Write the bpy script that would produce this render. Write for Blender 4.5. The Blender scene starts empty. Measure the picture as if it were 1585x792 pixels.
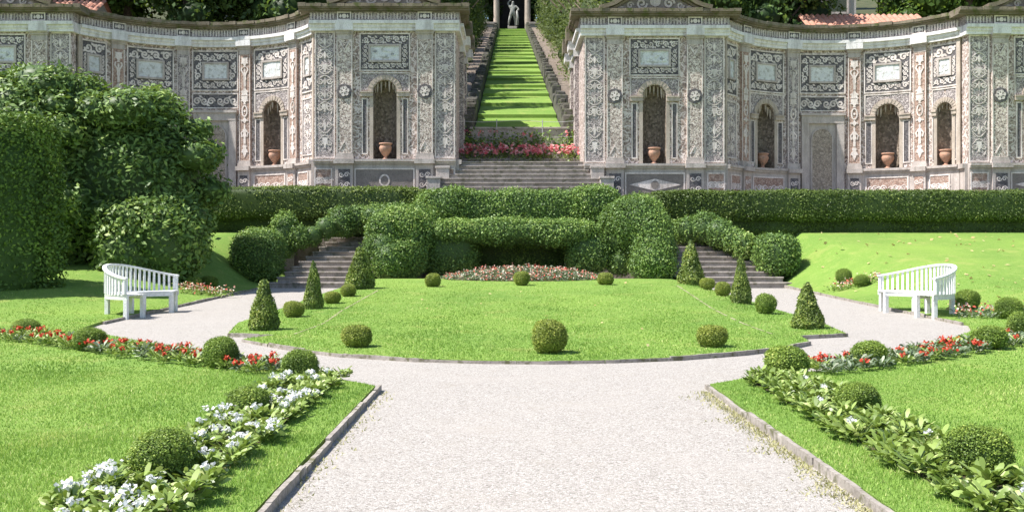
import bpy, bmesh, math, random
import numpy as np
from mathutils import Vector, Matrix, geometry
random.seed(7); rng = np.random.default_rng(11)
PI = math.pi
S = bpy.context.scene
COL = S.collection
F_PX, VPX, HY, CH, CX = 1585.0, 788.0, 382.0, 1.5, -0.4   # photo calibration used to set out the garden

# ------------------------------------------------------------------ layout
def g(d):                       # garden floor (gravel) rises gently away from the terrace
    return 0.0 if d < 13 else 0.27*(d-13)/18 if d < 31 else 0.27
def sstep(t):
    t = max(0.0, min(1.0, t)); return t*t*(3-2*t)
def PT(px, py, d):              # a point of the photo at distance d
    return ((px-VPX)*d/F_PX+CX, d, CH-(py-HY)*d/F_PX)
def GR(px, py, dz=0.0):         # a point of the photo on the garden floor
    lo, hi = 3.0, 45.0
    for _ in range(50):
        m = (lo+hi)/2
        if HY+F_PX*(CH-g(m)-dz)/m > py: lo = m
        else: hi = m
    return ((px-VPX)*lo/F_PX+CX, lo)
def lawn_z(x, d):
    ax = abs(x); z = g(d)+0.05
    if d > 19: z += 1.78*(min(1.0, (d-19)/17)**1.25)*sstep((ax-7.8)/(4.2-2.3*sstep((d-24)/10)))
    return z
def oval_z(x, d):
    return g(d)+0.05+0.21*sstep((d-17)/13)*sstep((5.6-abs(x))/1.2)
def ramp_z(d): return 6.35+(d-42)*0.256

# ------------------------------------------------------------------ materials
def new_mat(name):
    m = bpy.data.materials.new(name); m.use_nodes = True
    nt = m.node_tree; nt.nodes.clear()
    out = nt.nodes.new('ShaderNodeOutputMaterial'); b = nt.nodes.new('ShaderNodeBsdfPrincipled')
    nt.links.new(b.outputs[0], out.inputs[0])
    b.inputs['Roughness'].default_value = 0.8
    b.inputs['Specular IOR Level'].default_value = 0.3
    return m, nt, b, out
def N(nt, t, **kw):
    n = nt.nodes.new(t)
    for k, v in kw.items():
        if k in n.inputs: n.inputs[k].default_value = v
        else: setattr(n, k, v)
    return n
def ramp(nt, stops, src, interp='LINEAR'):
    r = nt.nodes.new('ShaderNodeValToRGB'); r.color_ramp.interpolation = interp
    while len(r.color_ramp.elements) < len(stops): r.color_ramp.elements.new(0.5)
    for e, (p, c) in zip(r.color_ramp.elements, stops): e.position = p; e.color = (*c, 1)
    nt.links.new(src, r.inputs[0]); return r
def mixc(nt, a, b, fac, mode='MIX'):
    m = nt.nodes.new('ShaderNodeMix'); m.data_type = 'RGBA'; m.blend_type = mode
    for i, v in ((0, fac), (6, a), (7, b)):
        if hasattr(v, 'is_linked'): nt.links.new(v, m.inputs[i])
        elif i == 0: m.inputs[0].default_value = v
        else: m.inputs[i].default_value = (*v, 1)
    return m.outputs[2]
def bump(nt, b, h, strength=0.4, dist=0.02):
    n = nt.nodes.new('ShaderNodeBump'); n.inputs['Strength'].default_value = strength; n.inputs['Distance'].default_value = dist
    nt.links.new(h, n.inputs['Height']); nt.links.new(n.outputs[0], b.inputs['Normal'])
def coords(nt): return nt.nodes.new('ShaderNodeTexCoord').outputs['Object']
def noise(nt, co, scale, detail=4, rough=0.55):
    n = N(nt, 'ShaderNodeTexNoise', Scale=scale, Detail=detail, Roughness=rough); nt.links.new(co, n.inputs['Vector']); return n
def voro(nt, co, scale, feature='F1'):
    n = nt.nodes.new('ShaderNodeTexVoronoi'); n.feature = feature; n.inputs['Scale'].default_value = scale
    nt.links.new(co, n.inputs['Vector']); return n

def stone(name, c0, c1, sc=3.0, rough=0.85, spots=None, fine=28, streak=0.0):
    m, nt, b, _ = new_mat(name); co = coords(nt)
    n = noise(nt, co, sc, 6); r = ramp(nt, [(0.3, c0), (0.7, c1)], n.outputs[0])
    n2 = noise(nt, co, fine, 3); c = mixc(nt, r.outputs[0], tuple(x*0.72 for x in c0), ramp(nt, [(0.5, (0, 0, 0)), (0.75, (1, 1, 1))], n2.outputs[0]).outputs[0])
    if spots:
        n3 = noise(nt, co, sc*2.3, 5); c = mixc(nt, c, spots, ramp(nt, [(0.52, (0, 0, 0)), (0.66, (1, 1, 1))], n3.outputs[0]).outputs[0])
    if streak:
        mp = nt.nodes.new('ShaderNodeMapping'); mp.inputs['Scale'].default_value = (3.2, 3.2, 0.5); nt.links.new(co, mp.inputs['Vector'])
        n4 = noise(nt, mp.outputs[0], 1.6, 5, 0.65); k = ramp(nt, [(0.46, (0, 0, 0)), (0.72, (streak,)*3)], n4.outputs[0]).outputs[0]
        c = mixc(nt, c, (0.20, 0.175, 0.15), k)
    nt.links.new(c, b.inputs['Base Color']); b.inputs['Roughness'].default_value = rough
    bump(nt, b, n2.outputs[0], 0.35, 0.02); return m

def pebble(name, stops, scale=14.0, squig=None, sq_scale=5.0, sq_col=(0.62, 0.58, 0.52), width=0.05):
    m, nt, b, _ = new_mat(name); co = coords(nt)
    v = voro(nt, co, scale); e = voro(nt, co, scale, 'DISTANCE_TO_EDGE')
    sep = nt.nodes.new('ShaderNodeSeparateColor'); nt.links.new(v.outputs['Color'], sep.inputs[0])
    c = ramp(nt, stops, sep.outputs[0]).outputs[0]
    big = noise(nt, co, 0.9, 4); c = mixc(nt, c, (0.26, 0.225, 0.20), ramp(nt, [(0.52, (0, 0, 0)), (0.8, (0.45, 0.45, 0.45))], big.outputs[0]).outputs[0])
    c = mixc(nt, (0.15, 0.125, 0.11), c, ramp(nt, [(0.0, (0, 0, 0)), (0.07, (1, 1, 1))], e.outputs[0]).outputs[0])
    if squig:
        w = noise(nt, co, sq_scale*0.6, 1)
        mx = nt.nodes.new('ShaderNodeMixRGB'); mx.blend_type = 'ADD'; mx.inputs[0].default_value = 0.35
        nt.links.new(co, mx.inputs[1]); nt.links.new(w.outputs['Color'], mx.inputs[2])
        n = noise(nt, mx.outputs[0], sq_scale, 0.5)
        s1 = N(nt, 'ShaderNodeMath', operation='SUBTRACT'); s1.inputs[1].default_value = 0.5; nt.links.new(n.outputs[0], s1.inputs[0])
        s2 = N(nt, 'ShaderNodeMath', operation='ABSOLUTE'); nt.links.new(s1.outputs[0], s2.inputs[0])
        k = ramp(nt, [(width*0.55, (1, 1, 1)), (width, (0, 0, 0))], s2.outputs[0]).outputs[0]
        c = mixc(nt, c, sq_col, k)
    nt.links.new(c, b.inputs['Base Color']); b.inputs['Roughness'].default_value = 0.75
    bump(nt, b, e.outputs[0], 0.5, 0.03); return m

def leaf_mat(name, stops, trans=0.25, rough=0.45, spec=0.35, tint=(0.26, 0.36, 0.03), gain=1.0, warm=1.0):
    stops = [(p, tuple(min(0.9, x*gain*k) for x, k in zip(c, (warm, 1, 1)))) for p, c in stops]
    m, nt, b, out = new_mat(name)
    a = nt.nodes.new('ShaderNodeAttribute'); a.attribute_name = 'var'
    r = ramp(nt, stops, a.outputs['Fac'])
    nt.links.new(r.outputs[0], b.inputs['Base Color']); b.inputs['Roughness'].default_value = rough; b.inputs['Specular IOR Level'].default_value = spec
    if trans > 0:
        t = nt.nodes.new('ShaderNodeBsdfTranslucent')
        c = mixc(nt, r.outputs[0], tint, 0.5); nt.links.new(c, t.inputs[0])
        mx = nt.nodes.new('ShaderNodeMixShader'); mx.inputs[0].default_value = trans
        nt.links.new(b.outputs[0], mx.inputs[1]); nt.links.new(t.outputs[0], mx.inputs[2]); nt.links.new(mx.outputs[0], out.inputs[0])
    return m

M = {}
TAN = [(0.0, (0.17, 0.125, 0.11)), (0.3, (0.38, 0.285, 0.245)), (0.6, (0.50, 0.395, 0.34)), (0.85, (0.64, 0.545, 0.485)), (1.0, (0.28, 0.245, 0.24))]
M['mosaic'] = pebble('pebble_mosaic', TAN, 15, True, 5.5, (0.72, 0.625, 0.59), 0.055)
M['mosaic_fine'] = pebble('fine_pebble_mosaic', [(0, (0.16, 0.125, 0.11)), (0.45, (0.39, 0.305, 0.265)), (1, (0.57, 0.475, 0.42))], 22, True, 9, (0.74, 0.65, 0.58), 0.07)
M['mosaic_dark'] = pebble('slate_mosaic', [(0, (0.06, 0.055, 0.062)), (0.6, (0.115, 0.108, 0.12)), (1, (0.20, 0.185, 0.19))], 20)
M['mosaic_mid'] = pebble('grey_speckled_mosaic', [(0, (0.115, 0.10, 0.105)), (0.5, (0.24, 0.205, 0.205)), (1, (0.43, 0.37, 0.36))], 26, True, 11, (0.62, 0.55, 0.53), 0.05)
M['mosaic_pink'] = pebble('pink_mosaic', [(0, (0.26, 0.165, 0.13)), (0.5, (0.44, 0.285, 0.225)), (1, (0.54, 0.42, 0.35))], 20)
M['tufa'] = pebble('tufa_grotto', [(0, (0.12, 0.095, 0.07)), (0.6, (0.25, 0.20, 0.155)), (1, (0.38, 0.31, 0.25))], 12)
M['cream'] = stone('cream_stone', (0.67, 0.585, 0.54), (0.82, 0.745, 0.70), 2.0, streak=0.75)
M['white'] = stone('white_stucco', (0.72, 0.69, 0.68), (0.84, 0.81, 0.80), 1.2, streak=0.5)
M['grey'] = stone('grey_stone', (0.42, 0.365, 0.335), (0.56, 0.50, 0.465), 2.5, streak=0.6)
M['sand'] = stone('sandstone', (0.42, 0.35, 0.29), (0.56, 0.475, 0.405), 2.5, streak=0.6)
M['slate'] = stone('slate_slab', (0.18, 0.155, 0.14), (0.28, 0.245, 0.22), 3.0)
M['doorfill'] = pebble('beige_pebble_infill', [(0, (0.22, 0.18, 0.14)), (0.5, (0.36, 0.30, 0.24)), (1, (0.46, 0.39, 0.32))], 18)
M['plaque'] = stone('marble_plaque', (0.60, 0.61, 0.62), (0.74, 0.74, 0.72), 3.0, 0.6, (0.42, 0.41, 0.38))
M['coping'] = stone('mossy_coping', (0.13, 0.105, 0.075), (0.27, 0.225, 0.17), 1.6, 0.95, (0.10, 0.11, 0.04))
M['step'] = stone('weathered_step', (0.25, 0.215, 0.19), (0.42, 0.37, 0.335), 2.2, 0.9, (0.16, 0.15, 0.11), streak=0.5)
M['rock'] = stone('dark_rockwork', (0.06, 0.058, 0.05), (0.20, 0.185, 0.16), 2.2, 0.95, (0.07, 0.085, 0.035))
M['kerb'] = stone('kerb_stone', (0.25, 0.22, 0.19), (0.40, 0.36, 0.32), 4, 0.9, (0.13, 0.125, 0.07))
M['terracotta'] = stone('terracotta', (0.40, 0.21, 0.14), (0.52, 0.31, 0.22), 4, 0.85, (0.30, 0.20, 0.15))
M['tiles'] = stone('roof_tile', (0.40, 0.17, 0.11), (0.56, 0.29, 0.21), 5, 0.85, (0.34, 0.25, 0.21))
M['plaster'] = stone('pale_plaster', (0.55, 0.53, 0.49), (0.66, 0.64, 0.60), 1.0)
M['shutter'] = stone('dark_shutter', (0.06, 0.08, 0.06), (0.10, 0.12, 0.09), 2.0)
M['dark'] = stone('alcove_shade', (0.022, 0.02, 0.018), (0.05, 0.045, 0.04), 2.0)  # near-black, the shade of the alcove opening put into its wall colour
M['bark'] = stone('bark', (0.08, 0.06, 0.045), (0.17, 0.13, 0.10), 5, 0.95)
M['paint'] = stone('white_bench_paint', (0.70, 0.70, 0.69), (0.82, 0.82, 0.81), 3.0, 0.45, (0.60, 0.59, 0.56), 40)
M['marble'] = stone('weathered_marble', (0.26, 0.26, 0.24), (0.46, 0.46, 0.42), 1.0, 0.9, (0.18, 0.18, 0.16))
M['soil'] = stone('soil', (0.05, 0.035, 0.022), (0.11, 0.08, 0.055), 8, 0.95)
M['steel'] = stone('painted_metal', (0.45, 0.46, 0.47), (0.55, 0.56, 0.57), 3, 0.4)

BOX = [(0, (0.030, 0.058, 0.012)), (0.45, (0.075, 0.125, 0.022)), (0.8, (0.125, 0.19, 0.034)), (1, (0.19, 0.24, 0.055))]
M['box'] = leaf_mat('box_leaf', BOX, 0.22, 0.5, 0.3, gain=2.2, warm=1.12)
M['boxyellow'] = leaf_mat('yellow_box_leaf', [(0, (0.04, 0.06, 0.012)), (0.45, (0.095, 0.13, 0.024)), (0.8, (0.16, 0.195, 0.04)), (1, (0.22, 0.235, 0.07))], 0.2, 0.5, 0.3, gain=2.5, warm=1.12)  # yellower, lighter greens than the box leaf
M['yew'] = leaf_mat('cone_leaf', [(0, (0.022, 0.042, 0.011)), (0.5, (0.055, 0.098, 0.022)), (0.85, (0.10, 0.155, 0.034)), (1, (0.15, 0.20, 0.05))], 0.18, 0.5, 0.3, gain=2.4, warm=1.3)
M['hedge'] = leaf_mat('hedge_leaf', [(0, (0.022, 0.045, 0.012)), (0.45, (0.05, 0.095, 0.022)), (0.8, (0.085, 0.145, 0.032)), (1, (0.14, 0.20, 0.055))], 0.2, 0.5, 0.28, gain=1.8, warm=1.28)
M['ivy'] = leaf_mat('ivy_leaf', [(0, (0.022, 0.05, 0.015)), (0.45, (0.05, 0.11, 0.028)), (0.8, (0.09, 0.17, 0.036)), (1, (0.17, 0.26, 0.09))], 0.2, 0.5, 0.3, gain=2.25, warm=1.3)
M['rhodo'] = leaf_mat('rhododendron_leaf', [(0, (0.025, 0.05, 0.014)), (0.45, (0.055, 0.105, 0.026)), (0.8, (0.10, 0.165, 0.04)), (1, (0.17, 0.23, 0.075))], 0.2, 0.5, 0.32, gain=2.2, warm=1.15)
M['tallhedge'] = leaf_mat('shaded_hedge_leaf', BOX, 0.12, 0.55, 0.25, gain=1.6)  # box leaf darkened and less translucent, holding the hedge front's shade in colour
M['conifer'] = leaf_mat('cypress_leaf', [(0, (0.025, 0.045, 0.015)), (0.5, (0.06, 0.095, 0.03)), (1, (0.12, 0.17, 0.06))], 0.25, 0.6, 0.2, gain=1.2)
M['conifer_lit'] = leaf_mat('lit_cypress_leaf', [(0, (0.05, 0.075, 0.03)), (0.5, (0.115, 0.15, 0.06)), (1, (0.20, 0.235, 0.11))], 0.35, 0.6, 0.2, gain=1.15)  # lit copy of the cypress leaf, sunlight on the right row put in colour
M['tree'] = leaf_mat('tree_leaf', [(0, (0.02, 0.04, 0.012)), (0.5, (0.045, 0.085, 0.022)), (1, (0.10, 0.17, 0.04))], 0.3, 0.5, 0.25, gain=1.35)
M['tree_light'] = leaf_mat('light_tree_leaf', [(0, (0.035, 0.065, 0.014)), (0.5, (0.085, 0.15, 0.03)), (1, (0.17, 0.26, 0.06))], 0.35, 0.5, 0.25, gain=1.5)
M['bedleaf'] = leaf_mat('bedding_leaf', [(0, (0.045, 0.09, 0.02)), (0.45, (0.11, 0.19, 0.04)), (0.8, (0.18, 0.29, 0.075)), (1, (0.30, 0.40, 0.17))], 0.25, 0.4, 0.45, gain=1.5, warm=1.22)
M['bedgrey'] = leaf_mat('grey_green_leaf', [(0, (0.04, 0.06, 0.03)), (0.45, (0.10, 0.14, 0.075)), (0.8, (0.19, 0.24, 0.15)), (1, (0.34, 0.36, 0.27))], 0.2, 0.5, 0.35, gain=1.3)
M['petal_white'] = leaf_mat('white_petal', [(0, (0.7, 0.7, 0.72)), (1, (0.85, 0.85, 0.85))], 0.25, 0.6, 0.2, (0.8, 0.8, 0.75))
M['petal_red'] = leaf_mat('red_petal', [(0, (0.45, 0.03, 0.02)), (0.6, (0.62, 0.07, 0.035)), (1, (0.68, 0.16, 0.10))], 0.2, 0.6, 0.2, (0.7, 0.08, 0.03))
M['petal_pink'] = leaf_mat('pink_petal', [(0, (0.58, 0.09, 0.12)), (0.5, (0.72, 0.24, 0.26)), (1, (0.80, 0.50, 0.48))], 0.2, 0.6, 0.2, (0.7, 0.2, 0.2))
M['petal_mixed'] = leaf_mat('mixed_petal', [(0, (0.58, 0.09, 0.06)), (0.35, (0.62, 0.17, 0.12)), (0.55, (0.62, 0.38, 0.32)), (0.75, (0.66, 0.56, 0.42)), (1, (0.75, 0.72, 0.62))], 0.2, 0.6, 0.2, (0.7, 0.4, 0.3))
M['fallen'] = leaf_mat('fallen_leaf', [(0, (0.45, 0.30, 0.12)), (1, (0.66, 0.56, 0.30))], 0.2, 0.6, 0.2, (0.6, 0.5, 0.2))
M['weed'] = leaf_mat('dry_weed', [(0, (0.16, 0.22, 0.05)), (0.5, (0.33, 0.33, 0.13)), (1, (0.44, 0.40, 0.24))], 0.2, 0.6, 0.2)
M['blade'] = leaf_mat('grass_blade', [(0, (0.07, 0.125, 0.024)), (0.45, (0.115, 0.19, 0.036)), (0.85, (0.165, 0.245, 0.052)), (1, (0.30, 0.31, 0.12))], 0.3, 0.55, 0.25, gain=2.05)

def grass_mat():
    m, nt, b, _ = new_mat('lawn_turf'); co = coords(nt)
    n1 = noise(nt, co, 0.35, 4); n2 = noise(nt, co, 4.0, 5, 0.65); n3 = noise(nt, co, 55, 3, 0.7); n6 = noise(nt, co, 1.1, 5, 0.6)
    c = ramp(nt, [(0.3, (0.145, 0.255, 0.05)), (0.7, (0.225, 0.34, 0.068))], n1.outputs[0]).outputs[0]
    c = mixc(nt, c, (0.29, 0.36, 0.095), ramp(nt, [(0.5, (0, 0, 0)), (0.8, (0.8, 0.8, 0.8))], n2.outputs[0]).outputs[0])
    c = mixc(nt, c, (0.34, 0.36, 0.11), ramp(nt, [(0.56, (0, 0, 0)), (0.74, (0.7, 0.7, 0.7))], n6.outputs[0]).outputs[0])
    c = mixc(nt, c, (0.085, 0.165, 0.022), ramp(nt, [(0.5, (0, 0, 0)), (0.68, (0.7, 0.7, 0.7))], n3.outputs[0]).outputs[0])
    n4 = noise(nt, co, 24, 2, 0.6)
    c = mixc(nt, c, (0.45, 0.48, 0.22), ramp(nt, [(0.63, (0, 0, 0)), (0.74, (0.7, 0.7, 0.7))], n4.outputs[0]).outputs[0])
    nt.links.new(c, b.inputs['Base Color']); b.inputs['Roughness'].default_value = 0.9; b.inputs['Specular IOR Level'].default_value = 0.15
    bump(nt, b, n3.outputs[0], 0.7, 0.03); return m
M['turf'] = grass_mat()
def gravel_mat():
    m, nt, b, _ = new_mat('pale_gravel'); co = coords(nt)
    v = voro(nt, co, 80); e = voro(nt, co, 80, 'DISTANCE_TO_EDGE')
    sep = nt.nodes.new('ShaderNodeSeparateColor'); nt.links.new(v.outputs['Color'], sep.inputs[0])
    c = ramp(nt, [(0, (0.20, 0.18, 0.16)), (0.22, (0.38, 0.35, 0.315)), (0.7, (0.475, 0.44, 0.405)), (1, (0.57, 0.54, 0.505))], sep.outputs[0]).outputs[0]
    c = mixc(nt, (0.20, 0.18, 0.16), c, ramp(nt, [(0.0, (0.2, 0.2, 0.2)), (0.12, (1, 1, 1))], e.outputs[0]).outputs[0])
    n = noise(nt, co, 0.8, 5); c = mixc(nt, c, (0.40, 0.365, 0.33), ramp(nt, [(0.5, (0, 0, 0)), (0.75, (0.55, 0.55, 0.55))], n.outputs[0]).outputs[0])
    n5 = noise(nt, co, 9, 4, 0.7); c = mixc(nt, c, (0.30, 0.265, 0.22), ramp(nt, [(0.62, (0, 0, 0)), (0.75, (0.6, 0.6, 0.6))], n5.outputs[0]).outputs[0])
    nt.links.new(c, b.inputs['Base Color']); b.inputs['Roughness'].default_value = 0.95
    n7 = noise(nt, co, 2.2, 6, 0.7); c2 = mixc(nt, c, (0.33, 0.295, 0.25), ramp(nt, [(0.55, (0, 0, 0)), (0.8, (0.7, 0.7, 0.7))], n7.outputs[0]).outputs[0]); nt.links.new(c2, b.inputs['Base Color'])
    ad = N(nt, 'ShaderNodeMath', operation='MULTIPLY_ADD'); ad.inputs[1].default_value = 2.2; nt.links.new(n7.outputs[0], ad.inputs[0]); nt.links.new(e.outputs[0], ad.inputs[2])
    bump(nt, b, ad.outputs[0], 0.6, 0.02); return m
M['gravel'] = gravel_mat()
M['worn'] = stone('worn_turf', (0.26, 0.27, 0.12), (0.40, 0.36, 0.24), 4)
M['earth'] = stone('wooded_hill_soil', (0.05, 0.06, 0.025), (0.10, 0.10, 0.05), 0.5, 0.95, (0.04, 0.06, 0.02))

# ------------------------------------------------------------------ object helpers
def tag(o, label=None, cat=None, group=None, kind=None):
    for k, v in (('label', label), ('category', cat), ('group', group), ('kind', kind)):
        if v: o[k] = v
    return o
def empty(name, loc, rz=0.0):
    o = bpy.data.objects.new(name, None); COL.objects.link(o); o.location = loc; o.rotation_euler = (0, 0, rz); o.empty_display_size = 0.3
    return o
def children(o): return [c for c in COL.objects if c.parent == o]
def copy_tree(o, parent=None):
    kids = list(o.children)
    c = o.copy(); COL.objects.link(c); c.parent = parent
    for ch in kids: copy_tree(ch, c)
    return c
class MB:
    def __init__(s): s.v = []; s.f = []; s.m = []
    def add(s, vs, fs, m=0):
        o = len(s.v); s.v += [tuple(p) for p in vs]
        for f in fs: s.f.append(tuple(i+o for i in f)); s.m.append(m)
    def box(s, x0, x1, y0, y1, z0, z1, m=0, T=None):
        vs = [(x, y, z) for z in (z0, z1) for y in (y0, y1) for x in (x0, x1)]
        if T: vs = [T(*p) for p in vs]
        s.add(vs, [(0, 2, 3, 1), (4, 5, 7, 6), (0, 1, 5, 4), (2, 6, 7, 3), (0, 4, 6, 2), (1, 3, 7, 5)], m)
    def wbox(s, F, u0, u1, v0, v1, w0, w1, nu=1, m=0):
        vs = []
        for i in range(nu+1):
            u = u0+(u1-u0)*i/nu
            vs += [F(u, v0, w0), F(u, v1, w0), F(u, v1, w1), F(u, v0, w1)]
        fs = [(0, 1, 2, 3), tuple(4*nu+k for k in (3, 2, 1, 0))]
        for i in range(nu):
            for k in range(4): fs.append((4*i+k, 4*i+4+k, 4*i+4+(k+1) % 4, 4*i+(k+1) % 4))
        s.add(vs, fs, m)
    def wframe(s, F, u0, u1, v0, v1, t, w0, w1, nu=1, m=0):
        s.wbox(F, u0, u1, v1-t, v1, w0, w1, nu, m); s.wbox(F, u0, u1, v0, v0+t, w0, w1, nu, m)
        s.wbox(F, u0, u0+t, v0+t, v1-t, w0, w1, 1, m); s.wbox(F, u1-t, u1, v0+t, v1-t, w0, w1, 1, m)
    def wpoly(s, F, pts, w0, w1, m=0):
        n = len(pts)
        tri = geometry.tessellate_polygon([[Vector((p[0], p[1], 0)) for p in pts]])
        vs = [F(p[0], p[1], w1) for p in pts]+[F(p[0], p[1], w0) for p in pts]
        s.add(vs, [tuple(t) for t in tri]+[(i, (i+1) % n, n+(i+1) % n, n+i) for i in range(n)], m)
    def ribbon(s, F, pts, width, w0, w1, m=0, taper=None):
        vs = []; n = len(pts)
        for i, p in enumerate(pts):
            a = pts[max(0, i-1)]; b = pts[min(n-1, i+1)]
            dx, dy = b[0]-a[0], b[1]-a[1]; L = math.hypot(dx, dy) or 1
            h = width/2*(1 if taper is None else 1+(taper-1)*i/(n-1))
            nx, ny = -dy/L*h, dx/L*h
            vs += [F(p[0]+nx, p[1]+ny, w0), F(p[0]+nx, p[1]+ny, w1), F(p[0]-nx, p[1]-ny, w1), F(p[0]-nx, p[1]-ny, w0)]
        fs = []
        for i in range(n-1):
            for k in range(3): fs.append((4*i+k, 4*i+4+k, 4*i+5+k, 4*i+1+k))
        fs += [(0, 1, 2, 3), (4*n-4, 4*n-3, 4*n-2, 4*n-1)]
        s.add(vs, fs, m)
    def lathe(s, prof, n=20, c=(0, 0, 0), m=0):
        vs = [(c[0]+r*math.cos(2*PI*k/n), c[1]+r*math.sin(2*PI*k/n), c[2]+z) for r, z in prof for k in range(n)]
        fs = [(i*n+k, i*n+(k+1) % n, (i+1)*n+(k+1) % n, (i+1)*n+k) for i in range(len(prof)-1) for k in range(n)]
        s.add(vs, fs, m)
    def tube(s, pts, r0, r1=None, n=8, m=0):
        r1 = r0 if r1 is None else r1; vs = []
        for i, p in enumerate(pts):
            a = Vector(pts[max(0, i-1)]); b = Vector(pts[min(len(pts)-1, i+1)]); t = (b-a).normalized()
            x = t.orthogonal().normalized() if abs(t.z) > 0.95 else t.cross(Vector((0, 0, 1))).normalized(); y = t.cross(x)
            r = r0+(r1-r0)*i/max(1, len(pts)-1)
            for k in range(n):
                q = Vector(p)+x*(r*math.cos(2*PI*k/n))+y*(r*math.sin(2*PI*k/n)); vs.append(tuple(q))
        fs = [(i*n+k, i*n+(k+1) % n, (i+1)*n+(k+1) % n, (i+1)*n+k) for i in range(len(pts)-1) for k in range(n)]
        fs += [tuple(range(n)), tuple(range((len(pts)-1)*n, len(pts)*n))]
        s.add(vs, fs, m)
    def build(s, name, mats, parent=None, smooth=False, loc=None, bevel=0):
        me = bpy.data.meshes.new(name); me.from_pydata(s.v, [], s.f); me.update()
        if not isinstance(mats, (list, tuple)): mats = [mats]
        for x in mats: me.materials.append(x)
        me.polygons.foreach_set('material_index', s.m)
        bm = bmesh.new(); bm.from_mesh(me); bmesh.ops.recalc_face_normals(bm, faces=bm.faces); bm.to_mesh(me); bm.free()
        if smooth: me.polygons.foreach_set('use_smooth', [True]*len(me.polygons))
        o = bpy.data.objects.new(name, me); COL.objects.link(o); o.parent = parent
        if loc: o.location = loc
        if bevel:
            b = o.modifiers.new('bevel', 'BEVEL'); b.width = bevel; b.segments = 2; b.limit_method = 'ANGLE'
        return o

class Leaves:            # many leaf-shaped faces gathered into one mesh, with a per-face 'var' attribute
    def __init__(s): s.V = []; s.Fq = []; s.T = []; s.n = 0
    def faces(s, verts, k, var):        # verts (n*k,3): n faces of k corners
        n = len(verts)//k; s.V.append(verts.astype(np.float32)); s.Fq.append((np.arange(n*k).reshape(n, k)+s.n)); s.T.append(np.asarray(var, np.float32)); s.n += n*k
    def leaves(s, p, nrm, size, var, tilt=0.8, aspect=0.5, up=0.0, fold=0.0):
        n = len(p); d = nrm+rng.normal(0, tilt, (n, 3)); d[:, 2] += up
        d /= np.linalg.norm(d, axis=1, keepdims=True)+1e-9        # leaf face normal
        a = rng.normal(0, 1, (n, 3)); a -= d*np.sum(a*d, 1, keepdims=True); a /= np.linalg.norm(a, axis=1, keepdims=True)+1e-9
        b = np.cross(d, a); L = (size*rng.uniform(0.6, 1.25, n))[:, None] if np.isscalar(size) else (size*rng.uniform(0.6, 1.25, n))[:, None]
        w = L*aspect*0.5
        q = np.stack([p-a*L*0.5, p-a*L*0.02+b*w, p+a*L*0.5-d*L*0.12, p+a*L*0.02-b*w], 1).reshape(-1, 3)
        s.faces(q, 4, var)
    def mesh(s, vs, fs, var):
        vs = np.asarray(vs, np.float32); s.V.append(vs)
        by = {}
        for f in fs: by.setdefault(len(f), []).append(f)
        for k, l in by.items(): s.Fq.append(np.array(l)+s.n); s.T.append(np.full(len(l), var, np.float32))
        s.n += len(vs)
    def build(s, name, mat, parent=None, loc=None):
        V = np.concatenate(s.V); cnt = np.concatenate([np.full(len(f), f.shape[1]) for f in s.Fq]); li = np.concatenate([f.ravel() for f in s.Fq])
        me = bpy.data.meshes.new(name); me.vertices.add(len(V)); me.vertices.foreach_set('co', V.ravel())
        me.loops.add(len(li)); me.loops.foreach_set('vertex_index', li.astype(np.int32))
        me.polygons.add(len(cnt)); st = np.concatenate([[0], np.cumsum(cnt)[:-1]]).astype(np.int32)
        me.polygons.foreach_set('loop_start', st); me.polygons.foreach_set('loop_total', cnt.astype(np.int32)); me.update(calc_edges=True)
        at = me.attributes.new('var', 'FLOAT', 'FACE'); at.data.foreach_set('value', np.concatenate(s.T))
        me.materials.append(mat)
        o = bpy.data.objects.new(name, me); COL.objects.link(o); o.parent = parent
        if loc: o.location = loc
        return o

def lump(p, k, amp, seed=0.0):
    x, y, z = p[:, 0]*k+seed, p[:, 1]*k+seed*1.7, p[:, 2]*k+seed*2.3
    return amp*(np.sin(x*1.0+1.3*np.sin(y*0.9))+np.sin(y*1.1+1.2*np.sin(z*1.2))+np.sin(z*1.0+1.1*np.sin(x*1.3))+0.6*np.sin(2.3*x+z)*np.sin(2.1*y+0.5))/3.0
def sup_inside(p, c, r, pw, rot, k=0.93):
    q = p-np.array(c)
    if rot: cs, sn = math.cos(-rot), math.sin(-rot); q = np.stack([q[:, 0]*cs-q[:, 1]*sn, q[:, 0]*sn+q[:, 1]*cs, q[:, 2]], 1)
    return np.sum(np.abs(q/np.array(r))**pw, 1) < k**pw
def sup_sample(n, c, r, pw, rot):
    r = np.array(r); A = np.array([r[1]*r[2], r[0]*r[2], r[0]*r[1]]); A = A/A.sum()
    ax = rng.choice(3, n, p=A); q = rng.uniform(-1, 1, (n, 3)); q[np.arange(n), ax] = rng.choice([-1, 1], n)
    q /= (np.sum(np.abs(q)**pw, 1)**(1/pw))[:, None]
    nr = np.sign(q)*np.abs(q)**(pw-1)/r; nr /= np.linalg.norm(nr, axis=1, keepdims=True)
    p = q*r
    if rot:
        cs, sn = math.cos(rot), math.sin(rot); R = lambda a: np.stack([a[:, 0]*cs-a[:, 1]*sn, a[:, 0]*sn+a[:, 1]*cs, a[:, 2]], 1)
        p, nr = R(p), R(nr)
    return p+np.array(c), nr
def sup_area(r): return 8*(r[0]*r[1]+r[1]*r[2]+r[0]*r[2])*0.75
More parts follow.
